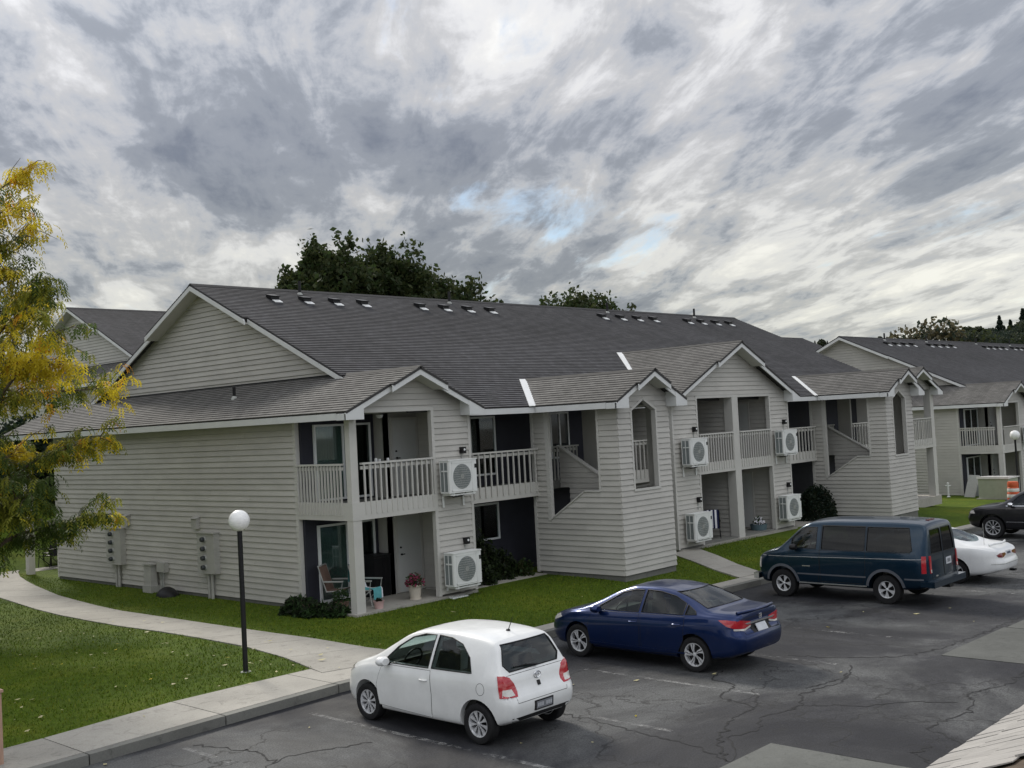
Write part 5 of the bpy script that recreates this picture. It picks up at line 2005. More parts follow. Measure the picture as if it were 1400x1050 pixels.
for sd in ('L', 'R'):
    sd_ = sd
    c.patch([(-.80, .60), (.98, .60), (.98, .635), (-.80, .635)], sd, .012, 'paint_grey_trim', 'side_moulding', grid=.1)
    c.patch([(-2.17, .60), (-1.74, .60), (-1.74, .635), (-2.17, .635)], sd, .012, 'paint_grey_trim', 'side_moulding', grid=.1)
    c.patch([(-2.18, 1.075), (2.02, 1.005), (2.02, 1.013), (-2.18, 1.083)], sd, .004, 'alloy', 'pin_stripe', grid=.12)
    c.patch([(-1.9, 1.20), (.38, 1.20), (.38, 1.206), (-1.9, 1.206)], sd, .006, 'black_plastic', 'window_rail', grid=.2)
    # arch mouldings
    for ax in (VAN['axf'], VAN['axr']):
        r = VAN['wr'] + .10
        ang = [math.radians(8 + 164 * k / 18) for k in range(19)]
        outer = [(ax + (r + .035) * math.cos(a), .355 + (r + .035) * math.sin(a)) for a in ang]
        inner = [(ax + (r - .028) * math.cos(a), .355 + (r - .028) * math.sin(a)) for a in ang[::-1]]
        c.patch(outer + inner, sd, .014, 'paint_grey_trim', 'arch_moulding', grid=.2)
    c.seam([(.36, .45), (-.72, .45), (-.80, .8), (-.81, 1.79), (.36, 1.79)], sd, 'sliding_door_gap', .005)
    c.patch([(-.80, .385), (.95, .385), (.95, .41), (-.80, .41)], sd, .03, 'grey_metal', 'running_board', grid=.1, skirt=.05)
for sg in (1, -1):
    t = c.patch([(y * sg, z) for y, z in [(-.80, .76), (-.72, .76), (-.72, 1.15), (-.80, 1.15)]], 'rear', .014, 'red_lens', 'tail_light', grid=.06, skirt=.03)
    c.patch([(-2.23, .76), (-2.14, .76), (-2.14, 1.15), (-2.23, 1.15)], 'L' if sg < 0 else 'R', .012, 'red_lens', 'side_lens', parent=t, grid=.06, skirt=.02)
    c.patch([(y * sg, z) for y, z in [(-.77, .77), (-.73, .77), (-.73, .84), (-.77, .84)]], 'rear', .018, 'clear_lens', 'reverse_light', parent=t, grid=.06, skirt=.02)
    c.patch([(2.06, .70), (2.16, .70), (2.14, .95), (2.06, .95)], 'L' if sg > 0 else 'R', .010, 'clear_lens', 'headlight', grid=.05, skirt=.02)
for a, b in ((-.70, -.01), (.01, .70)):
    q = [(a, .62), (b, .62), (b, 1.14), (a, 1.14)]
    c.seam(q, 'rear', 'rear_door_gap', .005)
for q in VAN['rear_window']:
    c.seam(q, 'rear', 'window_seal', .010)
MB().box(-2.42, -2.26, -.92, .92, .44, .58).box(-2.40, -2.10, -.95, -.90, .46, .57).box(-2.40, -2.10, .90, .95, .46, .57).build('rear_bumper', 'paint_teal', c.e)
MB().box(2.12, 2.26, -.88, .88, .42, .56).build('front_bumper', 'chrome', c.e)
MB().box(-2.44, -2.25, -.1, .12, .36, .43).build('tow_hitch', 'black_metal', c.e)
pl = c.patch([(-.42, .86), (-.13, .86), (-.13, 1.02), (-.42, 1.02)], 'rear', .014, 'plate', 'licence_plate', grid=.3)
c.patch([(-.36, .90), (-.19, .90), (-.19, .98), (-.36, .98)], 'rear', .017, 'plate_dark', 'plate_character', parent=pl, grid=.3, skirt=0)
c.patch([(.40, .655), (.52, .655), (.52, .685), (.40, .685)], 'rear', .012, 'chrome', 'badge', grid=.1)
c.patch([(.62, .80), (.84, .80), (.84, .825), (.62, .825)], 'L', .010, 'chrome', 'badge', grid=.1)
MB().box(-2.06, -1.98, -.16, .16, 1.89, 1.915).build('high_brake_light', 'dark_red_lens', c.e)
# ------------------------------------------------------------------ white rounded saloon, mostly behind the van
OVAL = dict(paint='paint_white_warm', cat='car', H=1.40, x0=-2.50, x1=2.50, axf=1.38, axr=-1.38, wr=.315, rim_r=.2, rim='holes', track=.77, roof_w=.50,
            top=[(-2.50, .66), (-2.47, .80), (-2.38, .90), (-2.1, .975), (-1.75, 1.0), (-1.2, 1.22), (-.8, 1.345), (-.3, 1.40), (.1, 1.39), (.5, 1.29), (1.0, 1.06), (1.4, .92), (1.9, .80), (2.3, .66), (2.50, .48)],
            belt=[(-2.5, .82), (-1.7, .92), (-.8, .92), (.8, .87), (1.5, .80), (2.5, .46)],
            plan=[(-2.50, .44), (-2.44, .62), (-2.25, .77), (-1.8, .88), (-1, .92), (1, .92), (1.8, .86), (2.2, .72), (2.4, .56), (2.5, .40)],
            bottom=[(-2.5, .36), (-2.1, .25), (-1, .19), (1, .19), (2.1, .20), (2.5, .24)],
            rear=[(.2, .14), (.4, .02), (.55, 0), (.66, .05), (.9, .05)], front=[(.2, .1), (.4, 0), (.9, 0)],
            cabin=(-1.45, 1.1), floor=.38, rw_in=.8,
            side_windows=[[(.9, .90), (-.1, .93), (-.1, 1.30), (.1, 1.30), (.45, 1.20)], [(-.17, .935), (-1.35, .97), (-1.2, 1.12), (-.8, 1.26), (-.4, 1.315), (-.17, 1.315)]],
            rear_window=[ [(.62 * math.cos(a) , 1.165 + .145 * math.sin(a)) for a in [6.2831853 * k / 22 for k in range(22)]] ], windscreen=[(-.6, .97), (.6, .97), (.46, 1.29), (-.46, 1.29)],
            doors=[[(1.0, .28), (-.14, .25), (-.14, .9), (.95, .86)], [(-.18, .25), (-.95, .3), (-1.15, .6), (-1.2, .93), (-.18, .91)]], handles=[(0, .76), (-1.0, .78)], mirror=(.78, .95),
            seats=[(.1, (-.37, .37)), (-.8, (-.37, .37))], wheel_pos=(.62, .37, .86))
c = make_car(OVAL, (29.5, 12.80, gz(29.5)), 'white rounded saloon with a boot spoiler, half hidden behind the van')
for sg in (1, -1):
    c.patch([(y * sg, z) for y, z in [(-.22, .74), (-.45, .68), (-.62, .70), (-.66, .75), (-.55, .80), (-.25, .79)]], 'rear', .012, 'dark_red_lens', 'tail_light', grid=.05, skirt=.03)
pl = c.patch([(-.17, .70), (.17, .70), (.17, .82), (-.17, .82)], 'rear', .012, 'plate', 'licence_plate', grid=.3)
c.patch([(-.12, .74), (.12, .74), (.12, .79), (-.12, .79)], 'rear', .015, 'plate_print', 'plate_character', parent=pl, grid=.3, skirt=0)
sp = []
for k in range(15):
    y = -.55 + 1.1 * k / 14
    h = c.bvh.ray_cast(Vector((-2.28 + .12 * (abs(y) / .55) ** 2, y, 3)), Vector((0, 0, -1)))[0]
    sp.append(h + Vector((0, 0, .03 + .045 * (1 - (abs(y) / .55) ** 4))))
MB().tube(sp, .03, 8).build('spoiler', 'paint_white_warm', c.e, smooth=True)
MB().box(-2.44, -2.3, -.5, -.36, .24, .29).build('exhaust', 'black_metal', c.e)
ah = c.bvh.ray_cast(Vector((-2.0, .45, 3)), Vector((0, 0, -1)))[0]
MB().tube([ah, ah + Vector((0, 0, .55))], .005, 5).build('antenna', 'grey_metal', c.e)
c.patch([(-.76, .52), (.76, .52), (.76, .535), (-.76, .535)], 'rear', .008, 'grey_metal', 'bumper_strip', grid=.08)
# ------------------------------------------------------------------ black off-roader at the far kerb
SUV = dict(paint='paint_black', cat='car', H=1.76, x0=-2.40, x1=2.38, axf=1.46, axr=-1.46, wr=.385, rim_r=.265, rim='multi', track=.81, roof_w=.64, arch=.075, shoulder=.97, tyre_w=.25,
           top=[(-2.40, .95), (-2.36, 1.2), (-2.2, 1.55), (-2.05, 1.68), (-1.2, 1.75), (-.3, 1.76), (.3, 1.70), (.6, 1.60), (1.1, 1.28), (1.4, 1.165), (1.9, 1.11), (2.2, 1.03), (2.33, .92), (2.38, .75)],
           belt=[(-2.4, 1.1), (-1, 1.12), (.5, 1.09), (1.3, 1.06), (2.0, .99), (2.38, .72)],
           plan=[(-2.40, .72), (-2.3, .86), (-1.8, .955), (0, .97), (1.6, .96), (2.1, .88), (2.28, .78), (2.38, .66)],
           bottom=[(-2.4, .5), (-1.9, .38), (-1, .32), (1, .32), (2.0, .34), (2.38, .42)],
           rear=[(.3, .1), (.6, 0), (1.6, 0)], front=[(.3, .12), (.5, .04), (.7, 0), (1.2, 0)],
           cabin=(-2.0, 1.1), floor=.6, rw_in=.6,
           side_windows=[[(.92, 1.145), (.02, 1.16), (.02, 1.61), (.32, 1.60), (.6, 1.46)], [(-.05, 1.165), (-1.05, 1.18), (-1.05, 1.62), (-.05, 1.62)], [(-1.12, 1.185), (-1.9, 1.22), (-1.75, 1.6), (-1.12, 1.62)]],
           glass=['car_glass', 'car_glass_dark', 'car_glass_dark'],
           rear_window=[(-.6, 1.2), (.6, 1.2), (.52, 1.55), (-.52, 1.55)], windscreen=[(-.70, 1.22), (.70, 1.22), (.56, 1.60), (-.56, 1.60)],
           doors=[[(.98, .45), (.0, .42), (.0, 1.12), (.98, 1.11), (1.05, .9)], [(-.04, .42), (-.95, .5), (-1.08, .8), (-1.08, 1.14), (-.04, 1.13)]], handles=[(.12, 1.0), (-.95, 1.02)], mirror=(.78, 1.19), mirror_mat='chrome',
           seats=[(.0, (-.4, .4)), (-.95, (-.4, .4))], wheel_pos=(.6, .4, 1.12))
c = make_car(SUV, (40.3, 12.85, gz(39.5)), 'black off-road car with alloy wheels, parked at the far kerb')
for sg in (1, -1):
    c.patch([(2.05, .86), (2.26, .85), (2.28, .93), (2.10, .97)], 'L' if sg > 0 else 'R', .010, 'clear_lens', 'headlight', grid=.05, skirt=.02)
for sd in ('L', 'R'):
    c.patch([(-.98, .575), (.98, .575), (.98, .61), (-.98, .61)], sd, .012, 'chrome', 'side_moulding', grid=.1)
    c.patch([(.98, 1.125), (-1.9, 1.165), (-1.9, 1.19), (.98, 1.145)], sd, .008, 'chrome', 'window_strip', grid=.1)
# ================================================================== street furniture and things about the buildings
def lamp_post(loc, h, gr, label):
    e = empty('lamp_post', loc, label, 'lamp', 'globe lamp posts')
    MB().lathe([(.0, 0), (.055, 0), (.055, .0), (.048, .05), (.048, h - gr * 1.9), (.06, h - gr * 1.9), (.06, h - gr * 1.75), (0, h - gr * 1.75)], 16).build('pole', 'black_metal', e, smooth=True)
    MB().lathe([(gr * math.sin(math.pi * k / 18), h - gr - gr * math.cos(math.pi * k / 18)) for k in range(19)], 28).build('globe', 'globe', e, smooth='all')
    MB().lathe([(0, .012), (.10, .012), (.10, -.03)], 14).build('base_plate', 'grey_metal', e)


lamp_post((11.86, 18.26, lz(11.86, 18.26)), 3.05, .20, 'black lamp post with a white globe on the lawn by the curved path')
lamp_post((57.6, 19.55, lz(57.6, 19.55) + .0), 3.35, .24, 'black lamp post with a white globe behind the black off-road car')


def air_conditioner(x0, yw, z0, label, parent_label=None, w=1.0, h=.86):
    """outdoor unit hung on a wall facing -Y at yw; x0: left edge, z0: bottom"""
    d = .36
    y1, y0 = yw - .10, yw - .10 - d
    e = empty('air_conditioner', (x0 + w / 2, yw - .1, z0), label, 'air conditioner', 'air conditioners hung on the facade')
    off = (-(x0 + w / 2), -(yw - .1), -z0)
    P = lambda mb, nm, mat, par=None, **k: mb.build(nm, mat, par or e, off if par is None else None, **k)
    c_ = MB()
    r = .03
    pr = [(x0 + r, y0), (x0 + w - r, y0), (x0 + w, y0 + r), (x0 + w, y1), (x0, y1), (x0, y0 + r)]
    c_.prism([(a, b, z0 + .02) for a, b in pr], (0, 0, h - .04))
    P(c_, 'casing', 'ac_white')
    P(MB().prism([(a + (-.012 if a < x0 + w / 2 else .012), b + (-.012 if b < (y0 + y1) / 2 else .0), z0 + h - .02) for a, b in pr], (0, 0, .025)), 'top_cover', 'ac_white')
    # fan opening with grille bars
    cx, cz, R = x0 + w * .44, z0 + h * .50, min(w, h) * .37
    fan = MB()
    fan.lathe([(0, -.004), (R, -.004), (R, .002)], 32, (cx, y0, cz), 'y')
    f = P(fan, 'fan_grille', 'ac_grille', smooth=True)
    sur = MB()
    # raised square surround
    s_ = R * 1.16
    for a, b, c2, d2 in ((-s_, s_, s_ - .02, s_), (-s_, s_, -s_, -s_ + .02), (-s_, -s_ + .02, -s_, s_), (s_ - .02, s_, -s_, s_)):
        sur.box(cx + a, cx + b, y0 - .010, y0 + .002, cz + c2, cz + d2)
    P(sur, 'fan_surround', 'ac_white')
    br = MB()
    for k in range(-5, 6):
        hh = k * R / 5.6
        hw = math.sqrt(max(0, R * R - hh * hh))
        br.box(cx - hw, cx + hw, y0 - .014, y0 - .008, cz + hh - .007, cz + hh + .007)
    for k in range(8):
        a = math.pi * k / 8
        br.bar((cx - R * math.cos(a), y0 - .017, cz - R * math.sin(a)), (cx + R * math.cos(a), y0 - .017, cz + R * math.sin(a)), .006, .006)
    br.lathe([(0, -.02), (R * .2, -.02), (R * .2, -.012)], 16, (cx, y0, cz), 'y')
    br.build('grille_bars', 'grey_metal', f)
    # slotted side
    sd = MB().box(x0 - .004, x0 + .002, y0 + .06, y1 - .02, z0 + .06, z0 + h - .06)
    g = P(sd, 'side_grille', 'ac_grille')
    sb = MB()
    for k in range(3):
        yy = y0 + .06 + (y1 - y0 - .08) * k / 2
        sb.box(x0 - .010, x0 - .003, yy - .012, yy + .012, z0 + .06, z0 + h - .06)
    sb.box(x0 - .02, x0 - .003, y0 + .05, y1 - .08, z0 + h * .66, z0 + h * .70)
    sb.build('side_bars', 'ac_white', g)
    P(MB().box(x0 + w * .90, x0 + w * .965, y0 - .004, y0 + .001, z0 + h * .72, z0 + h * .84), 'maker_badge', 'black_plastic')
    bk = MB()
    for xx in (x0 + .12, x0 + w - .16):
        bk.box(xx, xx + .05, y0 + .02, yw - .02, z0 - .05, z0 + .018)
        bk.box(xx, xx + .05, yw - .04, yw - .012, z0 - .35 if z0 > .6 else z0 - .12, z0 + .1)
    bk.box(x0 + .05, x0 + w - .05, y0 + .03, y0 + .07, z0 - .045, z0 - .01)
    P(bk, 'bracket', 'ac_white')
    P(MB().tube([(x0 + w * .8, y1 - .1, z0 - .01), (x0 + w * .7, y1 - .08, z0 - .08), (x0 + w * .4, y1 - .05, z0 - .10), (x0 + w * .3, yw - .02, z0 - .06)], .018, 8), 'refrigerant_hose', 'black_plastic')


air_conditioner(19.52, 20.93, 2.86, 'white air conditioner on the gable wall above another one, beside the corner patio balcony')
air_conditioner(19.52, 20.93, .50, 'white air conditioner low on the gable wall beside the pot of pink flowers')
air_conditioner(29.78, 20.52, 2.92, 'white air conditioner by the upper double balcony, next to the stair tower')
air_conditioner(29.78, 20.52, .52, 'white air conditioner beside the striped towel chair')
air_conditioner(35.68, 20.52, 2.95, 'white air conditioner upper of the pair near the clipped round bush')
air_conditioner(35.68, 20.52, .60, 'white air conditioner lower of the pair near the clipped round bush')
air_conditioner(61.65, 20.61, 2.1, 'white air conditioner on the gable wall behind the far lamp globe')


# ------------------------------------------------------------------ meters on the end wall
def meter_bank(y0, y1, z0, z1, ground, label):
    e = empty('meter_bank', (16.6, (y0 + y1) / 2, ground), label, 'electric meter', 'meter banks on the end wall')
    off = (-16.6, -(y0 + y1) / 2, -ground)
    MB().box(16.54, 16.735, y0, y1, z0, z1).build('cabinet', 'meter_paint', e, off)
    MB().box(16.50, 16.735, y0 - .03, y1 + .03, z1 + .001, z1 + .03).build('rain_hood', 'meter_paint', e, off)
    MB().box(16.53, 16.735, y0 - .02, y1 + .02, z0 - .03, z0 - .001).build('bottom_tray', 'meter_paint', e, off)
    for k in range(4):
        z = z0 + (z1 - z0) * (k + .55) / 4.2
        y = y0 + (y1 - y0) * .55
        m = MB().lathe([(.085, .012), (.085, -.02), (.08, -.03), (.0, -.03)], 20, (16.54, y, z), 'x').build('meter_ring', 'grey_metal', e, off, smooth=True)
        MB().lathe([(.066, -.028), (.066, -.10), (.055, -.12), (0, -.125)], 18, (16.54, y, z), 'x').build('dial', 'dark_glass_dial', m, smooth=True)
    for yy in ((y0 + y1) / 2 - .10, (y0 + y1) / 2 + .06):
        MB().tube([(16.66, yy, z0 - .02), (16.66, yy, ground - .05)], .045, 10).build('conduit', 'meter_paint', e, off, smooth=True)


meter_bank(31.95, 32.85, .93, 1.99, lz(16.6, 32), 'painted meter bank with four dials next to the far end of the end wall')
meter_bank(26.75, 27.6, .93, 2.0, lz(16.6, 27), 'painted meter bank with four dials behind the globe lamp post')
for y, nm in ((31.75, 'small painted hooded box above the far meter bank'), (27.85, 'small painted hooded box above the meter bank by the lamp post')):
    e = empty('junction_box', (16.68, y, 2.1), nm, 'junction box', 'junction boxes on the end wall')
    MB().box(-.07, .055, -.13, .13, 0, .28).build('case', 'meter_paint', e)
    MB().prism([(-.11, -.15, .282), (.055, -.15, .282), (.055, -.15, .34)], (0, .30, 0)).build('hood', 'meter_paint', e)
e = empty('cable_pedestal', (16.55, 30.2, lz(16.5, 30.2)), 'narrow painted cable pedestal between the meter banks', 'utility box')
MB().prism([(-.12, -.20, -.05), (.12, -.20, -.05), (.09, -.16, .80), (-.09, -.16, .80)], (0, .40, 0)).build('pedestal', 'meter_paint', e)
MB().box(-.14, .12, -.24, .24, .80, .84).build('lid', 'meter_paint', e)
MB().box(-.15, .15, -.24, .24, -.05, .20).build('foot', 'meter_paint', e)
e = empty('telephone_box', (16.64, 29.7, .8), 'small square painted box with cables beside the pedestal', 'utility box')
MB().box(-.06, .095, -.22, .22, 0, .28).build('case', 'meter_paint', e)
for k, yy in enumerate((-.1, .02, .12)):
    MB().tube([(0, yy, .01), (-.02 + .03 * k, yy + .05, -.25), (0, yy, -.62)], .018, 7).build('cable', 'grey_metal', e)
bag = MB()
for k in range(9):
    pass
bag.lathe([(0, .22), (.12, .21), (.22, .15), (.29, .06), (.30, -.02)], 16)
bag.v = [(x * 1.0 + .02 * math.sin(7 * y), y * 1.35, z * (1 + .18 * math.sin(5 * x + 9 * y))) for x, y, z in bag.v]
o = bag.build('rubbish_bag', 'black_plastic', None, (16.35, 28.95, lz(16.3, 29) + .0), smooth='all')
tag(o, 'black plastic bag lying at the foot of the end wall', 'bag')


# ------------------------------------------------------------------ patio things
def lawn_chair(loc, rz, label, cloth, towel=None, stripes=False, frame='grey_metal'):
    e = empty('patio_chair', loc, label, 'chair', 'patio chairs', rz)
    f = MB()
    for s in (-1, 1):
        f.tube([(.26, .27 * s, 0), (.20, .27 * s, .40), (.24, .27 * s, .62), (-.22, .27 * s, .62)], .014, 7)
        f.tube([(-.30, .27 * s, 0), (.22, .27 * s, .40)], .014, 7)
        f.tube([(-.20, .25 * s, .38), (-.40, .25 * s, 1.02)], .014, 7)
        f.tube([(-.20, .25 * s, .38), (.24, .25 * s, .41)], .014, 7)
    f.tube([(-.40, -.25, 1.02), (-.40, .25, 1.02)], .014, 7)
    f.build('frame', frame, e, smooth=True)
    for s in (-1, 1):
        MB().box(-.24, .26, .27 * s - .03, .27 * s + .03, .625, .65).build('armrest', frame, e)
    n = 8
    MB().prism([(-.20, -.24, .385), (.02, -.24, .36), (.23, -.24, .41), (.23, -.24, .425), (.02, -.24, .375), (-.20, -.24, .40)], (0, .48, 0)).build('seat', cloth, e)
    MB().prism([(-.205, -.24, .40), (-.395, -.24, 1.0), (-.38, -.24, 1.0), (-.19, -.24, .40)], (0, .48, 0)).build('backrest', cloth, e)
    if towel:
        prof = [(-.43, .60), (-.425, 1.03), (-.40, 1.045), (-.37, 1.03), (-.17, .425), (.02, .392), (.25, .442), (.285, .40), (.29, .17)]
        if stripes:
            prof = [(-.43, .42), (-.425, 1.03), (-.40, 1.045), (-.37, 1.03), (-.20, .50)]
        tm = MB()
        ny = 24 if not stripes else 14
        wv = lambda i, j: .006 * math.sin(i * 1.3 + j * .9)
        y0, y1 = -.225, .225
        vs = []
        for i, (x, z) in enumerate(prof):
            for j in range(ny + 1):
                vs.append((x + wv(i, j), y0 + (y1 - y0) * j / ny, z + wv(j, i)))
        m = ny + 1
        for i in range(len(prof) - 1):
            for j in range(ny):
                tm.f.append((i * m + j, i * m + j + 1, (i + 1) * m + j + 1, (i + 1) * m + j))
                tm.mi.append((j // 2) % 2 if stripes else (1 if j > ny * .86 else 0))
        tm.v = vs
        tm.build('towel', towel, e, smooth='all')
    return e


lawn_chair((17.75, 21.75, .25), math.radians(-70), 'folding patio chair with a teal towel, on the corner patio', 'brown_cloth', ['teal_towel', 'white_cloth'])
lawn_chair((17.35, 22.45, .25), math.radians(-60), 'folding patio chair with brown cloth, behind the corner patio post', 'brown_cloth')
lawn_chair((32.4, 21.15, .25), math.radians(35), 'patio chair hung with a navy and white striped towel', 'navy_cloth', ['navy_cloth', 'white_cloth'], True, 'black_metal')
lawn_chair((18.1, 40.3, lz(18, 40) + .04), math.radians(200), 'dark metal patio chair at the far corner behind the end wall', 'black_plastic', frame='black_metal')
e = empty('patio_table', (18.6, 40.9, lz(18.6, 40.9) + .02), 'dark low patio table beside the chair behind the end wall', 'table')
MB().box(-.35, .35, -.35, .35, .42, .46).build('table_top', 'black_metal', e)
for a in (-.3, .3):
    for b in (-.3, .3):
        MB().box(a - .02, a + .02, b - .02, b + .02, 0, .42).build('leg', 'black_metal', e)
o = MB().box(0, 1.6, 0, 1.6, -.2, .06).build('patio_slab', 'concrete', None, (17.3, 39.6, lz(18, 40.5) - .05))
tag(o, None, None, None, 'structure')


def pot_plant(loc, label, pot_mat, prof, leafm, n, rad, hgt, flower=None):
    e = empty('flower_pot', loc, label, 'flower pot', 'flower pots on the patios')
    MB().lathe(prof, 22).build('pot', pot_mat, e, smooth=True)
    top = max(p[1] for p in prof)
    MB().lathe([(0, top - .04), (prof[-1][0] * .9, top - .04)], 16).build('soil', 'soil', e)
    Vv, Ff, mi = [], [], []
    for k in range(n):
        th, ph = random.uniform(0, 6.28), math.acos(random.uniform(-.15, 1))
        rr = random.uniform(.5, 1)
        c0 = Vector((rad * rr * math.sin(ph) * math.cos(th), rad * rr * math.sin(ph) * math.sin(th), top + hgt * rr * math.cos(ph)))
        s = random.uniform(.025, .05)
        a = Vector((random.gauss(0, 1), random.gauss(0, 1), random.gauss(0, 1))).normalized()
        b = a.orthogonal().normalized()
        i0 = len(Vv)
        Vv += [c0 - a * s, c0 - b * s * .6, c0 + a * s, c0 + b * s * .6]
        Ff.append((i0, i0 + 1, i0 + 2, i0 + 3))
        mi.append(1 if flower and rr > .6 and random.random() < .6 else 0)
    fastmesh('foliage', Vv, Ff, [leafm] + ([flower] if flower else []), mi, e)
    return e


pot_plant((18.95, 21.35, .25), 'cream pot of pink flowers by the storage door on the corner patio', 'ceramic', [(0, 0), (.15, 0), (.15, .03), (.13, .03), (.17, .32), (.20, .33), (.20, .37), (.18, .37)], 'shrub_green', 500, .26, .30, 'flower_pink')
pot_plant((35.1, 20.95, .25), 'low dark blue planter of small flowers on the double patio', 'blue_planter', [(0, 0), (.26, 0), (.30, .2), (.31, .26), (.29, .26)], 'shrub_green', 350, .22, .28, 'white_cloth')
pot_plant((17.55, 21.12, .25), 'small pink pot at the foot of the corner patio post', 'pink_plastic', [(0, 0), (.10, 0), (.13, .17), (.14, .18), (.12, .18)], 'shrub_dark', 60, .08, .08)
pot_plant((17.05, 21.95, .25), 'woven planter with leafy growth on the open side of the corner patio', 'brown_cloth', [(0, 0), (.16, 0), (.20, .2), (.19, .2)], 'shrub_green', 300, .26, .34)
e = empty('storage_cabinet', (18.85, 22.72, .25), 'black storage cabinet against the back of the corner patio', 'cabinet')
MB().box(-.28, .28, -.25, .25, .04, 1.05).build('case', 'black_plastic', e)
MB().box(-.31, .31, -.28, .27, 1.052, 1.09).build('lid', 'black_plastic', e)
MB().box(-.262, -.008, -.262, -.252, .1, 1.02).build('cabinet_door', 'black_metal', e)
MB().box(.008, .262, -.262, -.252, .1, 1.02).build('cabinet_door', 'black_metal', e)
MB().box(-.26, .26, -.23, .23, 0, .04).build('plinth', 'black_metal', e)
# small stuff on the upper patio
e = empty('bar_table', (18.35, 21.75, 2.80), 'small round dark table behind the corner balcony railing', 'table')
MB().lathe([(0, .94), (.32, .94), (.33, .96), (.32, .98), (0, .98)], 20).build('table_top', 'black_metal', e)
MB().lathe([(.26, 0), (.25, .03), (.03, .05), (.025, .94)], 14).build('pedestal', 'black_metal', e, smooth=True)
for dx, dy, h in ((-.15, 0, .10), (.05, .1, .07), (.16, -.1, .09)):
    o = MB().lathe([(0, 0), (.035, 0), (.042, h * .5), (.03, h), (0, h)], 12).build('candle_jar', 'white_metal', None, (18.35 + dx, 21.75 + dy, 3.78), smooth=True)
    tag(o, 'pale little jar on the small dark balcony table', 'jar', 'jars on the balcony table')
# string of little lights on the balcony side wall
for k in range(7):
    o = MB().lathe([(0, -.03), (.02, -.02), (.024, 0), (.012, .02), (0, .025)], 8).build('string_light', 'globe', None, (20.29, 21.75, 3.92 + .15 * k), smooth=True)
    tag(o, 'tiny white bulb hanging on the side wall of the corner balcony', 'light bulb', 'bulbs of the balcony light string')
o = MB().prism([(-.28, -.1, 0), (.28, -.1, 0), (.25, .1, 0), (-.22, .12, 0)], (0, 0, .03)).build('splash_block', 'white_metal', None, (19.85, 20.72, lz(19.85, 20.7) + .0))
tag(o, 'flat white board lying on the grass under the low air conditioner', 'board')
for k, (x, y) in enumerate(((38.6, 18.9), (41.5, 18.15))):
    o = MB().prism([(-.4, -.07, 0), (.4, -.09, 0), (.4, .09, 0), (-.4, .07, 0)], (0, 0, .05)).build('splash_block', 'white_metal', None, (x, y, lz(x, y)))
    tag(o, 'white splash board on the grass in front of the far stair tower', 'board', 'splash boards by the far stair tower')

# ------------------------------------------------------------------ utility things on the far lawn
gx, gy = 56.9, 20.25
g0 = lz(gx, gy)
e = empty('utility_box', (gx, gy, g0), 'square green utility box on the far lawn beside the orange barrel', 'utility box')
MB().box(-.75, .75, -.72, .72, .06, 1.02).build('case', 'green_box', e)
MB().prism([(-.80, -.77, 1.022), (.80, -.77, 1.022), (.80, -.77, 1.07), (-.80, -.77, 1.13)], (0, 1.54, 0)).build('lid', 'white_reflective', e)
MB().box(-.85, .85, -.82, .82, -.1, .06).build('plinth', 'concrete', e)
MB().box(-.762, -.752, -.3, .3, .15, .85).build('door_panel', 'green_box', e)
e = empty('traffic_barrel', (55.4, 19.05, lz(55.4, 19.05)), 'orange and white traffic barrel beside the utility box', 'barrel')
MB().lathe([(0, .92), (.2, .92), (.24, .90), (.24, .66), (.26, .64), (.26, .40), (.28, .38), (.28, .06), (.29, .05)], 24).build('drum', 'orange_plastic', e, smooth=True)
MB().lathe([(.246, .86), (.252, .84), (.252, .70), (.246, .68)], 24).build('stripe', 'orange_plastic', e, smooth=True)
MB().lathe([(.262, .60), (.270, .58), (.270, .46), (.262, .44)], 24).build('stripe', 'white_reflective', e, smooth=True)
MB().lathe([(.284, .32), (.290, .30), (.290, .18), (.284, .16)], 24).build('stripe', 'white_reflective', e, smooth=True)
MB().lathe([(.29, .07), (.38, .05), (.38, 0), (0, 0)], 24).build('base', 'rubber', e)
px_, py_ = 57.6, 22.0
o = MB().prism([(0, -.35, 0), (.05, -.35, 0), (.45, -.35, 1.1), (.40, -.35, 1.1)], (0, .7, 0)).build('leaning_panel', 'cardboard', None, (px_, py_, lz(px_, py_)))
o.rotation_euler = (0, 0, math.radians(-25))
tag(o, 'pale panel leaning on the far lawn left of the utility box', 'panel')
o = MB().box(0, .05, -1.15, 1.15, 0, .85).build('privacy_screen', 'house_wall', None, (58.35, 20.9, lz(58.3, 20.9)))
tag(o, 'low grey screen in front of the far corner patio', 'screen')
px_, py_ = 57.2, 22.6
e = empty('hydrant', (57.7, 23.1, lz(57.7, 23.1)), 'thin white standpipe on the lawn against the far end wall', 'standpipe')
MB().lathe([(.10, 0), (.05, .04), (.045, .65), (.06, .66), (.06, .72), (0, .76)], 12).build('pipe', 'white_metal', e, smooth=True)
MB().tube([(0, -.14, .58), (0, .14, .58)], .03, 8).build('outlet', 'white_metal', e)
# small wooden post at the corner of the car park
o = MB().box(-.09, .09, -.09, .09, -.05, 1.16).box(-.11, .11, -.11, .11, 1.162, 1.20).build('wooden_post', 'wood_post', None, (6.46, 16.36, gz(6.4) + .0))
tag(o, 'brown wooden post beside the pavement at the edge of the lawn', 'post')

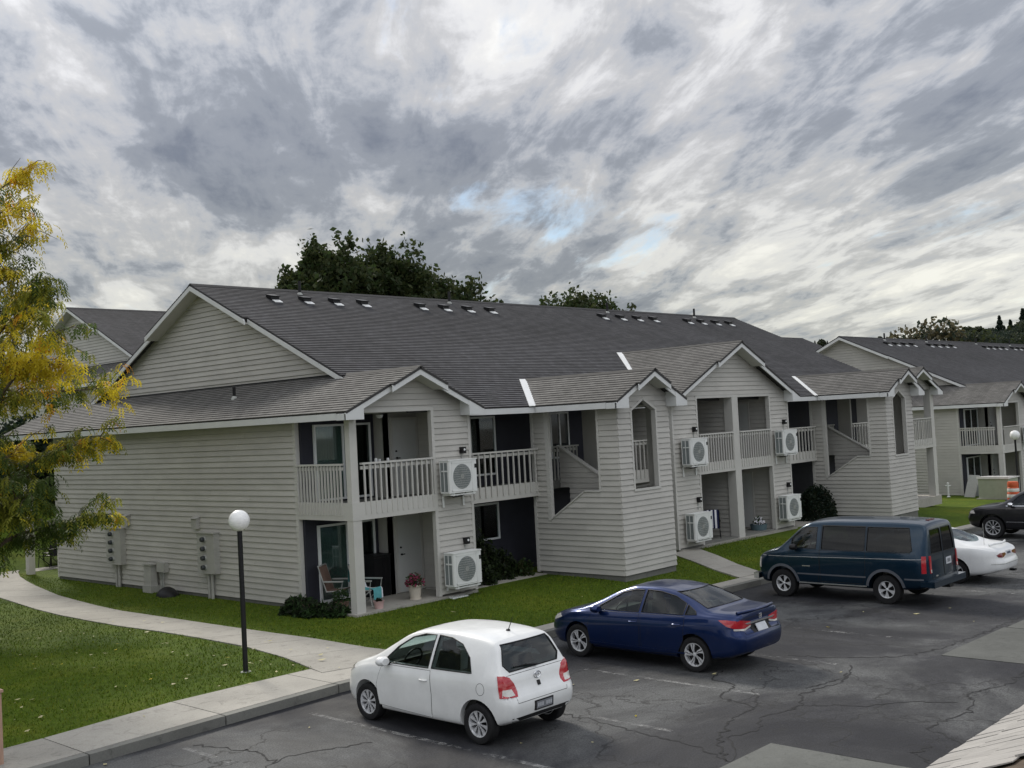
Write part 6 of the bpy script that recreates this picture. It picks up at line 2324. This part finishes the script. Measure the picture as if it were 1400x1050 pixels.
# ------------------------------------------------------------------ shake roof below the camera's balcony
nr = empty('porch_roof', (8.5, 2.2, 0), 'weathered wooden shake roof edge of a porch at the near side of the drive', 'roof')
off = (-8.5, -2.2, 0)
up_ = Vector((0, -1, .44)).normalized()
nn = Vector((0, .44, 1)).normalized()
eo = Vector((0, 2.84, 2.4))
MB().prism([eo + Vector((5.2, 0, 0)) - nn * .02, eo + Vector((12, 0, 0)) - nn * .02, eo + Vector((12, 0, 0)) + up_ * 3.9 - nn * .02, eo + Vector((5.2, 0, 0)) + up_ * 3.9 - nn * .02], -nn * .1).build('roof_deck', 'bark', nr, off)
painted('shake_wood', (0.36, 0.345, 0.325), 0.85, 0.12, 5.0, 0.09, (7, 1, 1), 0.6)
row = 0
for r_ in range(15):
    x = 5.2 + random.uniform(0, .1)
    while x < 11.9:
        w_ = random.uniform(.10, .19)
        v0 = r_ * .25 - random.uniform(0, .012)
        a = eo + Vector((x + .006, 0, 0)) + up_ * (v0 - .02)
        ln = .27
        th = random.uniform(.010, .015)
        q = [a + nn * th, a + Vector((w_ - .012, 0, 0)) + nn * (th + random.uniform(-.003, .003)), a + Vector((w_ - .012, 0, 0)) + up_ * ln, a + up_ * ln]
        b = [p - nn * .014 for p in q[:2]] + [p - nn * .006 for p in q[2:]]
        if x > 6.0 and x < 9.6:
            MB().add(q + b, [(0, 1, 2, 3), (7, 6, 5, 4), (0, 4, 5, 1), (1, 5, 6, 2), (2, 6, 7, 3), (3, 7, 4, 0)]).build('shake', 'shake_wood', nr, off)
        x += w_
for xx in (5.6, 11.4):
    MB().box(xx - .07, xx + .07, 2.3, 2.44, gz(8), 2.42).build('post', 'wood_post', nr, off)
    MB().box(xx - .07, xx + .07, .82, .96, gz(8), 3.02).build('post', 'wood_post', nr, off)
# ================================================================== trees and shrubs
def rand_unit(n):
    v = RNG.normal(size=(n, 3))
    return v / np.linalg.norm(v, axis=1)[:, None]


def leaf_quads(C_, size, elong=1.6, droop=0.0):
    n = len(C_)
    a = rand_unit(n)
    a[:, 2] -= droop
    a /= np.linalg.norm(a, axis=1)[:, None]
    b = np.cross(a, rand_unit(n))
    b /= np.linalg.norm(b, axis=1)[:, None]
    s = (np.asarray(size) * RNG.uniform(.6, 1.3, n))[:, None]
    V = np.stack([C_ - a * s * elong * .5, C_ - b * s * .5, C_ + a * s * elong * .5, C_ + b * s * .5], 1).reshape(-1, 3)
    return V, np.arange(4 * n).reshape(-1, 4)


def broad_tree(loc, h, cr, label, mats, n_lobes=16, leaves=9000, leaf_s=.26, group=None, upright=.5, trunk_r=.22, cz=.62, flat=1.0, probs=None):
    e = empty('tree', loc, label, 'tree', group)
    tr = MB()
    top = h * .8
    pts = [(0, 0, -.3), (.06, .03, h * .2), (-.05, .08, h * .4), (.04, -.02, h * .6), (0, 0, top)]
    tr.tube(pts, [trunk_r * 1.25, trunk_r, trunk_r * .8, trunk_r * .55, trunk_r * .15], 9)
    lobes = []
    for k in range(n_lobes):
        th = 2.399963 * k + random.uniform(-.3, .3)
        f = (k + .5) / n_lobes
        zz = h * (1 - cz) + h * cz * (.12 + .74 * f)
        rr = cr * flat * math.sqrt(max(.05, 1 - (2 * (f * .82 + .10) - .85) ** 2)) * random.uniform(.5, .85)
        c_ = Vector((rr * math.cos(th), rr * math.sin(th), zz))
        lobes.append((c_, cr * random.uniform(.26, .42)))
        a = Vector((0, 0, max(h * .25, zz - rr * .9)))
        mid = (a + c_) / 2 + Vector((0, 0, .12 * rr))
        tr.tube([a, mid, c_], [trunk_r * .42, trunk_r * .24, trunk_r * .06], 6)
    lobes.append((Vector((0, 0, h - cr * .32)), cr * .36))
    tr.build('trunk', 'bark', e, smooth=True)
    C_ = []
    per = leaves // len(lobes)
    for c_, r in lobes:
        # leaves sit on twigs: many small clumps in each lobe, most near its surface
        nc = max(6, per // 26)
        d = rand_unit(nc)
        d[:, 2] = np.abs(d[:, 2]) * .9 + d[:, 2] * .35
        rad = r * RNG.uniform(.25, 1.05, nc) ** .7
        cc = np.array(c_) + d * rad[:, None] * np.array([1, 1, 1 + upright])
        m = per // nc
        for q in cc:
            sp = RNG.normal(0, r * .13, (m, 3)) * np.array([1, 1, 1.35])
            C_.append(q + sp)
    C_ = np.concatenate(C_)
    V, F = leaf_quads(C_, leaf_s)
    nm = len(mats)
    mi = RNG.choice(nm, len(F), p=probs)
    fastmesh('crown', V, F, mats, mi, e)
    return e


G_B = 'trees behind the near building'
for k, (x, y, h, cr, lab) in enumerate((
        (35.9, 46.5, 12.1, 3.5, 'dark leafy tree rising over the ridge nearest the gable peak'),
        (40.5, 47.5, 11.9, 3.9, 'dark leafy tree in the middle of the clump over the ridge'),
        (44.9, 47.0, 10.2, 3.8, 'dark leafy tree sloping down at the end of the clump over the ridge'),
        (57.4, 47.0, 10.6, 4.4, 'round dark tree standing alone behind the middle of the ridge'))):
    broad_tree((x, y, lz(x, y)), h, cr, lab, ['leaf_dark', 'leaf_dark_b'], 34, 34000, .20, G_B, .35)
# ------------------------------------------------------------------ honey locust with turning leaves, at the left
def locust():
    loc = Vector((10.35, 26.4, lz(10.35, 26.4)))
    e = empty('tree', loc, 'tall yellowing tree with drooping feathery leaves beside the curved path', 'tree')
    tr = MB()
    H = 11.6
    tr.tube([(0, 0, -.3), (.05, .0, 1.2), (-.04, .06, 3.0), (.08, .0, 5.5), (0, 0, 8.5), (.1, 0, H)], [.19, .155, .135, .10, .06, .015], 10)
    tips = []
    nb = 34
    for k in range(nb):
        f = k / (nb - 1)
        z0 = 1.9 + f * 8.4
        th = 2.399963 * k + random.uniform(-.5, .5)
        L = (4.3 - 3.0 * f ** 1.25) * random.uniform(.6, 1.12)
        if f < .30:
            L *= .62
        rise = random.uniform(.15, .95) + .30 * f
        bend = random.uniform(-.35, .35)
        pts = []
        for j in range(9):
            t = j / 8
            a = th + bend * t * t + .10 * math.sin(6 * t + k)
            pts.append(Vector((math.cos(a) * L * t, math.sin(a) * L * t, z0 + L * (rise * t - .34 * t * t) + .06 * math.sin(7 * t + k))))
        tr.tube(pts, [.052 * (1 - .88 * j / 8) * (1.1 - .5 * f) for j in range(9)], 6)
        for j in range(2, 9):
            for s in (-1, 1, random.choice((-1, 1))):
                base = pts[j - 1].lerp(pts[j], random.random())
                a = th + bend * (j / 8) ** 2 + s * random.uniform(.35, 1.25)
                l2 = random.uniform(.4, 1.4) * (1 - .35 * j / 8) * (1.05 - .35 * f)
                rz_ = random.uniform(-.45, .85)
                tp = base + Vector((math.cos(a) * l2, math.sin(a) * l2, rz_ * l2 - .10 * l2))
                md = (base + tp) / 2 + Vector((0, 0, .10 * l2))
                tr.tube([base, md, tp], [.013, .009, .004], 4)
                for t in (.15, .3, .45, .6, .75, .9, 1.0):
                    q = base.lerp(md, t * 2) if t < .5 else md.lerp(tp, t * 2 - 1)
                    tips.append((q, k, j, f, s))
    tr.build('trunk', 'bark', e, smooth=True)
    V, F, mi = [], [], []
    for p, k, j, f, s_ in tips:
        patch_ = .5 + .5 * math.sin(p.x * 1.7 + 1.3 * math.sin(p.y * 1.1) + p.z * 1.25)
        n_f = random.choice((1, 1, 2, 2)) if f < .55 else random.choice((0, 1, 1, 2))
        if f > .75:
            n_f = random.choice((0, 1, 1))
        if f < .2:
            n_f += 1
        yel = .14 + .80 * patch_ ** 1.2 * (j / 8) ** .5
        if f < .22:
            yel *= .55
        for _ in range(n_f):
            a = random.uniform(0, 6.28)
            l = random.uniform(.24, .44)
            out = Vector((math.cos(a), math.sin(a), 0))
            sidev = Vector((-out.y, out.x, 0))
            m_ = 2 if yel + random.uniform(-.14, .14) > .47 else (1 if yel + random.uniform(-.2, .2) > .24 else 0)
            if m_ == 2 and random.random() < .08:
                m_ = 3
            ns = 5
            pp = p + Vector((random.gauss(0, .05), random.gauss(0, .05), random.gauss(0, .04)))
            for q in range(1, ns + 1):
                t = q / ns
                c_ = pp + out * (l * .75 * math.sin(t * 1.35)) + Vector((0, 0, -l * .62 * t * t + .03))
                tang = (out * math.cos(t * 1.35) + Vector((0, 0, -1.6 * t))).normalized()
                for s in (-1, 1):
                    d = (sidev * s * .85 + tang * .55 + Vector((0, 0, -.30))).normalized()
                    ll = .120 * (1 - .25 * abs(t - .45)) * random.uniform(.85, 1.2)
                    w = tang * .030
                    b = len(V)
                    V += [c_, c_ + d * ll * .5 - w, c_ + d * ll, c_ + d * ll * .5 + w]
                    F.append((b, b + 1, b + 2, b + 3))
                    mi.append(m_)
    fastmesh('crown', [tuple(v) for v in V], F, ['leaf_green', 'leaf_olive', 'leaf_yellow', 'leaf_orange'], mi, e)
    print('locust leaflets', len(F))


locust()
# unseen trees, added out of view to shade the end wall from sky light
for k, (x, y, h, cr, lab) in enumerate(((-1.5, 24, 10.5, 4.2, 'unseen tree added to shade the end wall, closest to the car park'), (1.0, 33.5, 11.5, 4.6, 'unseen tree added to shade the end wall, level with the meter banks'), (3.0, 44, 12, 4.8, 'unseen tree added to shade the end wall, level with the far corner post'))):
    broad_tree((x, y, lz(x, y)), h, cr, lab, ['leaf_dark', 'leaf_dark_b', 'leaf_olive'], 22, 9000, .34, 'unseen trees added to shade the end wall', .3)


def shrub(loc, rx, ry, h, label, mats, n=2500, s=.07, group=None, cat='shrub', spiky=False, wob=.25):
    e = empty('shrub', loc, label, cat, group)
    st = MB()
    for k in range(7):
        a = 6.28 * k / 7
        st.tube([(0, 0, -.05), (rx * .3 * math.cos(a), ry * .3 * math.sin(a), h * .45), (rx * .6 * math.cos(a), ry * .6 * math.sin(a), h * .8)], [.02, .014, .005], 5)
    st.build('stems', 'bark', e)
    d = rand_unit(n)
    d[:, 2] = np.abs(d[:, 2])
    ph = np.arctan2(d[:, 1], d[:, 0])
    lump = 1 + wob * np.sin(3 * ph + 2 * d[:, 2] * 3) * .5 + wob * .5 * np.sin(7 * ph + 4 * d[:, 2])
    r = RNG.uniform(.45, 1.0, n) ** .5 * lump
    C_ = d * r[:, None] * np.array([rx, ry, h])
    if spiky:
        C_[:, 2] = np.abs(C_[:, 2]) * .8
    V, F = leaf_quads(C_, s, 2.8 if spiky else 1.7, 0)
    fastmesh('foliage', V, F, mats, RNG.choice(len(mats), len(F)), e)
    return e


GS = 'shrubs against the near building'
shrub((21.75, 21.75, .2), .55, .45, 1.25, 'tall dark loose shrub in the recess under the window', ['shrub_dark', 'leaf_dark'], 2600, .07, GS)
shrub((22.75, 21.95, .2), .50, .4, .75, 'low dark shrub in the recess by the stair wall', ['shrub_dark', 'leaf_dark'], 1800, .07, GS)
shrub((23.5, 21.75, .2), .3, .3, .45, 'small pale-leaved shrub at the corner of the recess', ['leaf_dark_b', 'shrub_green'], 600, .06, GS)
shrub((39.55, 21.0, .1), .85, .80, 1.45, 'clipped round dark bush beside the far stair tower', ['shrub_dark', 'leaf_conifer'], 6000, .06, GS, wob=.08)
GP = 'ground plants along the corner patio'
for k, (x, y, rx, ry, h, lab) in enumerate(((16.35, 22.75, .45, .42, .50, 'leafy green clump at the corner of the end wall'), (16.30, 22.1, .42, .5, .42, 'low green clump beside the open side of the corner patio'), (16.5, 21.5, .35, .35, .34, 'low green clump at the foot of the corner post'))):
    shrub((x, y, lz(x, y) - .02), rx, ry, h, lab, ['shrub_green', 'shrub_dark'], 900, .07, GP, spiky=True)
# dark trees and hedge beyond the path, at the left
GD = 'dark hedge trees beyond the path'
for k, (x, y, rx, ry, h, lab) in enumerate(((11.5, 47, 3.4, 2.5, 5.0, 'dense dark evergreen behind the yellowing tree, outermost of the hedge'), (16.5, 48.5, 3.4, 2.5, 4.2, 'dense dark evergreen in the middle of the hedge behind the path'), (22.0, 48.5, 3.4, 2.0, 3.4, 'lower dark evergreen of the hedge behind the far post'), (6.5, 47, 3.2, 2.6, 6.0, 'tall dark evergreen at the outer side of the yellowing tree'))):
    shrub((x, y, lz(x, y) - .1), rx, ry, h, lab, ['shrub_dark', 'leaf_dark', 'leaf_conifer'], 14000, .17, GD, 'tree')

# ------------------------------------------------------------------ far hill with trees and houses
hill_pts = [(-300, 900), (0, 900)]
xs_h = lin(300, 1500, 24)
ys_h = lin(-250, 900, 24)


def hill_z(x, y):
    d = smooth01(330, 760, x)
    side = .35 + .65 * smooth01(420, 60, y) if y < 900 else .35
    side = .30 + .70 * (1 - smooth01(120, 330, y))
    return -2 + d * 52 * side + 2.5 * math.sin(x * .013 + y * .021) * d


sheet('hill', xs_h, ys_h, hill_z, 'lawn')


def at_px(px, py, x):
    d = Vector(((px - 700), (py - 525), 1519.14))
    w = Vector((CR[0][0] * d.x + CR[1][0] * d.y + CR[2][0] * d.z, CR[0][1] * d.x + CR[1][1] * d.y + CR[2][1] * d.z, CR[0][2] * d.x + CR[1][2] * d.y + CR[2][2] * d.z))
    return Vector((0, 0, CAMZ)) + w * (x / w.x)


def conifer(loc, h, r, label, group, n=1500):
    e = empty('conifer', loc, label, 'tree', group)
    MB().tube([(0, 0, -1), (0, 0, h * .95)], [h * .025, h * .004], 6).build('trunk', 'bark', e)
    t = RNG.random(n) ** .75
    th = RNG.uniform(0, 6.283, n)
    layer = .72 + .28 * np.sin(t * 42)
    rr = r * (1 - t) ** .85 * layer * RNG.uniform(.45, 1.05, n)
    C_ = np.stack([rr * np.cos(th), rr * np.sin(th), h * (.08 + .92 * t) - rr * .25], 1)
    V, F = leaf_quads(C_, h * .055)
    fastmesh('crown', V, F, ['leaf_conifer', 'leaf_far'], RNG.choice(2, len(F), p=[.75, .25]), e)


def round_far(loc, h, r, label, group, mats, n=1300, leaf_k=.085):
    e = empty('far_tree', loc, label, 'tree', group)
    MB().tube([(0, 0, -1), (0, 0, h * .6)], [h * .03, h * .012], 6).build('trunk', 'bark', e)
    d = rand_unit(n)
    ph = np.arctan2(d[:, 1], d[:, 0])
    rr = RNG.uniform(.5, 1, n) ** .4 * (1 + .16 * np.sin(4 * ph + 5 * d[:, 2]))
    C_ = d * rr[:, None] * np.array([r, r, h * .42]) + np.array([0, 0, h * .58])
    V, F = leaf_quads(C_, h * (.085 if n < 3000 else .027))
    fastmesh('crown', V, F, mats, RNG.choice(len(mats), len(F)), e)


GH = 'trees on the far hill'
for k, (px, py, hh, kind) in enumerate(((1302, 446, 22, 'c'), (1322, 447, 20, 'r'), (1336, 447, 22, 'r'), (1349, 452, 18, 'c'), (1355, 449, 22, 'r'), (1366, 432, 34, 'c'), (1373, 446, 26, 'c'), (1381, 438, 36, 'c'), (1387, 446, 26, 'r'), (1398, 423, 46, 'c'), (1392, 452, 22, 'c'), (1218, 453, 12, 'c'), (1203, 460, 8, 'r'), (1316, 453, 16, 'r'), (1342, 455, 16, 'r'), (1404, 440, 30, 'c'), (1412, 430, 36, 'c'),
                                        (1106, 467, 10, 'r'), (1114, 466, 14, 'c'), (1123, 464, 12, 'r'), (1131, 466, 12, 'c'), (1138, 468, 10, 'r'))):
    xx = 560 + 40 * math.sin(k * 2.1)
    p = at_px(px, py, xx)
    h_m = hh / (1519.0 / (xx * 1.02 + 60))
    z0 = p.z - h_m
    g = 'conifer' if kind == 'c' else 'round'
    if kind == 'c':
        conifer((p.x, p.y, z0), h_m, h_m * .34, 'dark pointed conifer on the far hill behind the far roof', GH)
    else:
        round_far((p.x, p.y, z0), h_m, h_m * .45, 'dull green round tree on the far hill behind the far roof', 'round trees on the far hill', ['leaf_far', 'leaf_dark_b'])
# the wooded slope below the skyline
for k in range(46):
    px = 1296 + 122 * ((k * .618034) % 1)
    sky_y = interp([(1290, 449), (1310, 447), (1330, 445), (1350, 449), (1365, 440), (1385, 442), (1400, 432), (1420, 430)], px)
    py = sky_y + 2 + 22 * ((k * .7548777) % 1)
    xx = 545 - (py - sky_y) * 3.5
    hh = 13 + 8 * ((k * .37) % 1)
    p = at_px(px, py, xx)
    h_m = hh / (1519.0 / (xx * 1.02 + 60))
    round_far((p.x, p.y, p.z - h_m), h_m, h_m * .62, 'dull green round tree on the far hill behind the far roof', 'round trees on the far hill', ['leaf_far', 'leaf_conifer'] if k % 3 else ['leaf_far', 'leaf_dark_b'], 420)
for yy, hh, rr, lab in ((51.2, 14.55, 4.2, 'tan-green domed tree over the far roof, in front of the hill'), (55.2, 13.7, 3.6, 'lower tan domed tree joined to the taller tan dome over the far roof'), (46.6, 12.7, 3.4, 'low dull tree beside the tan dome, in front of the hill')):
    round_far((128, yy, -1), hh, rr, lab, 'domed trees over the far roof', ['leaf_tan', 'leaf_tan', 'leaf_far'] if yy > 50 else ['leaf_far', 'leaf_dark_b'], 5200)
for k, (px, py, w, lab) in enumerate(((1364, 462, 15, 'small pale hillside house with a light wall between the conifers'), (1330, 463, 13, 'small hillside house behind the roof vents'), (1394, 466, 16, 'pale hillside house at the foot of the tall conifer'))):
    p = at_px(px, py, 540)
    e = empty('hillside_house', (p.x, p.y, p.z - 3.2), lab, 'house', 'houses on the far hill')
    e.rotation_euler = (0, 0, .5 + k)
    MB().box(-3, 3, -w * .28, w * .28, -4, 3).build('wall', 'house_wall', e)
    MB().prism([(-3.5, -w * .3, 3), (3.5, -w * .3, 3), (0, -w * .3, 5)], (0, w * .6, 0)).build('roof', 'house_roof', e)
    for q in (-.16, .0, .16):
        MB().box(-3.05, -2.98, w * q - .5, w * q + .5, .5, 1.9).build('window', 'window_glass', e)
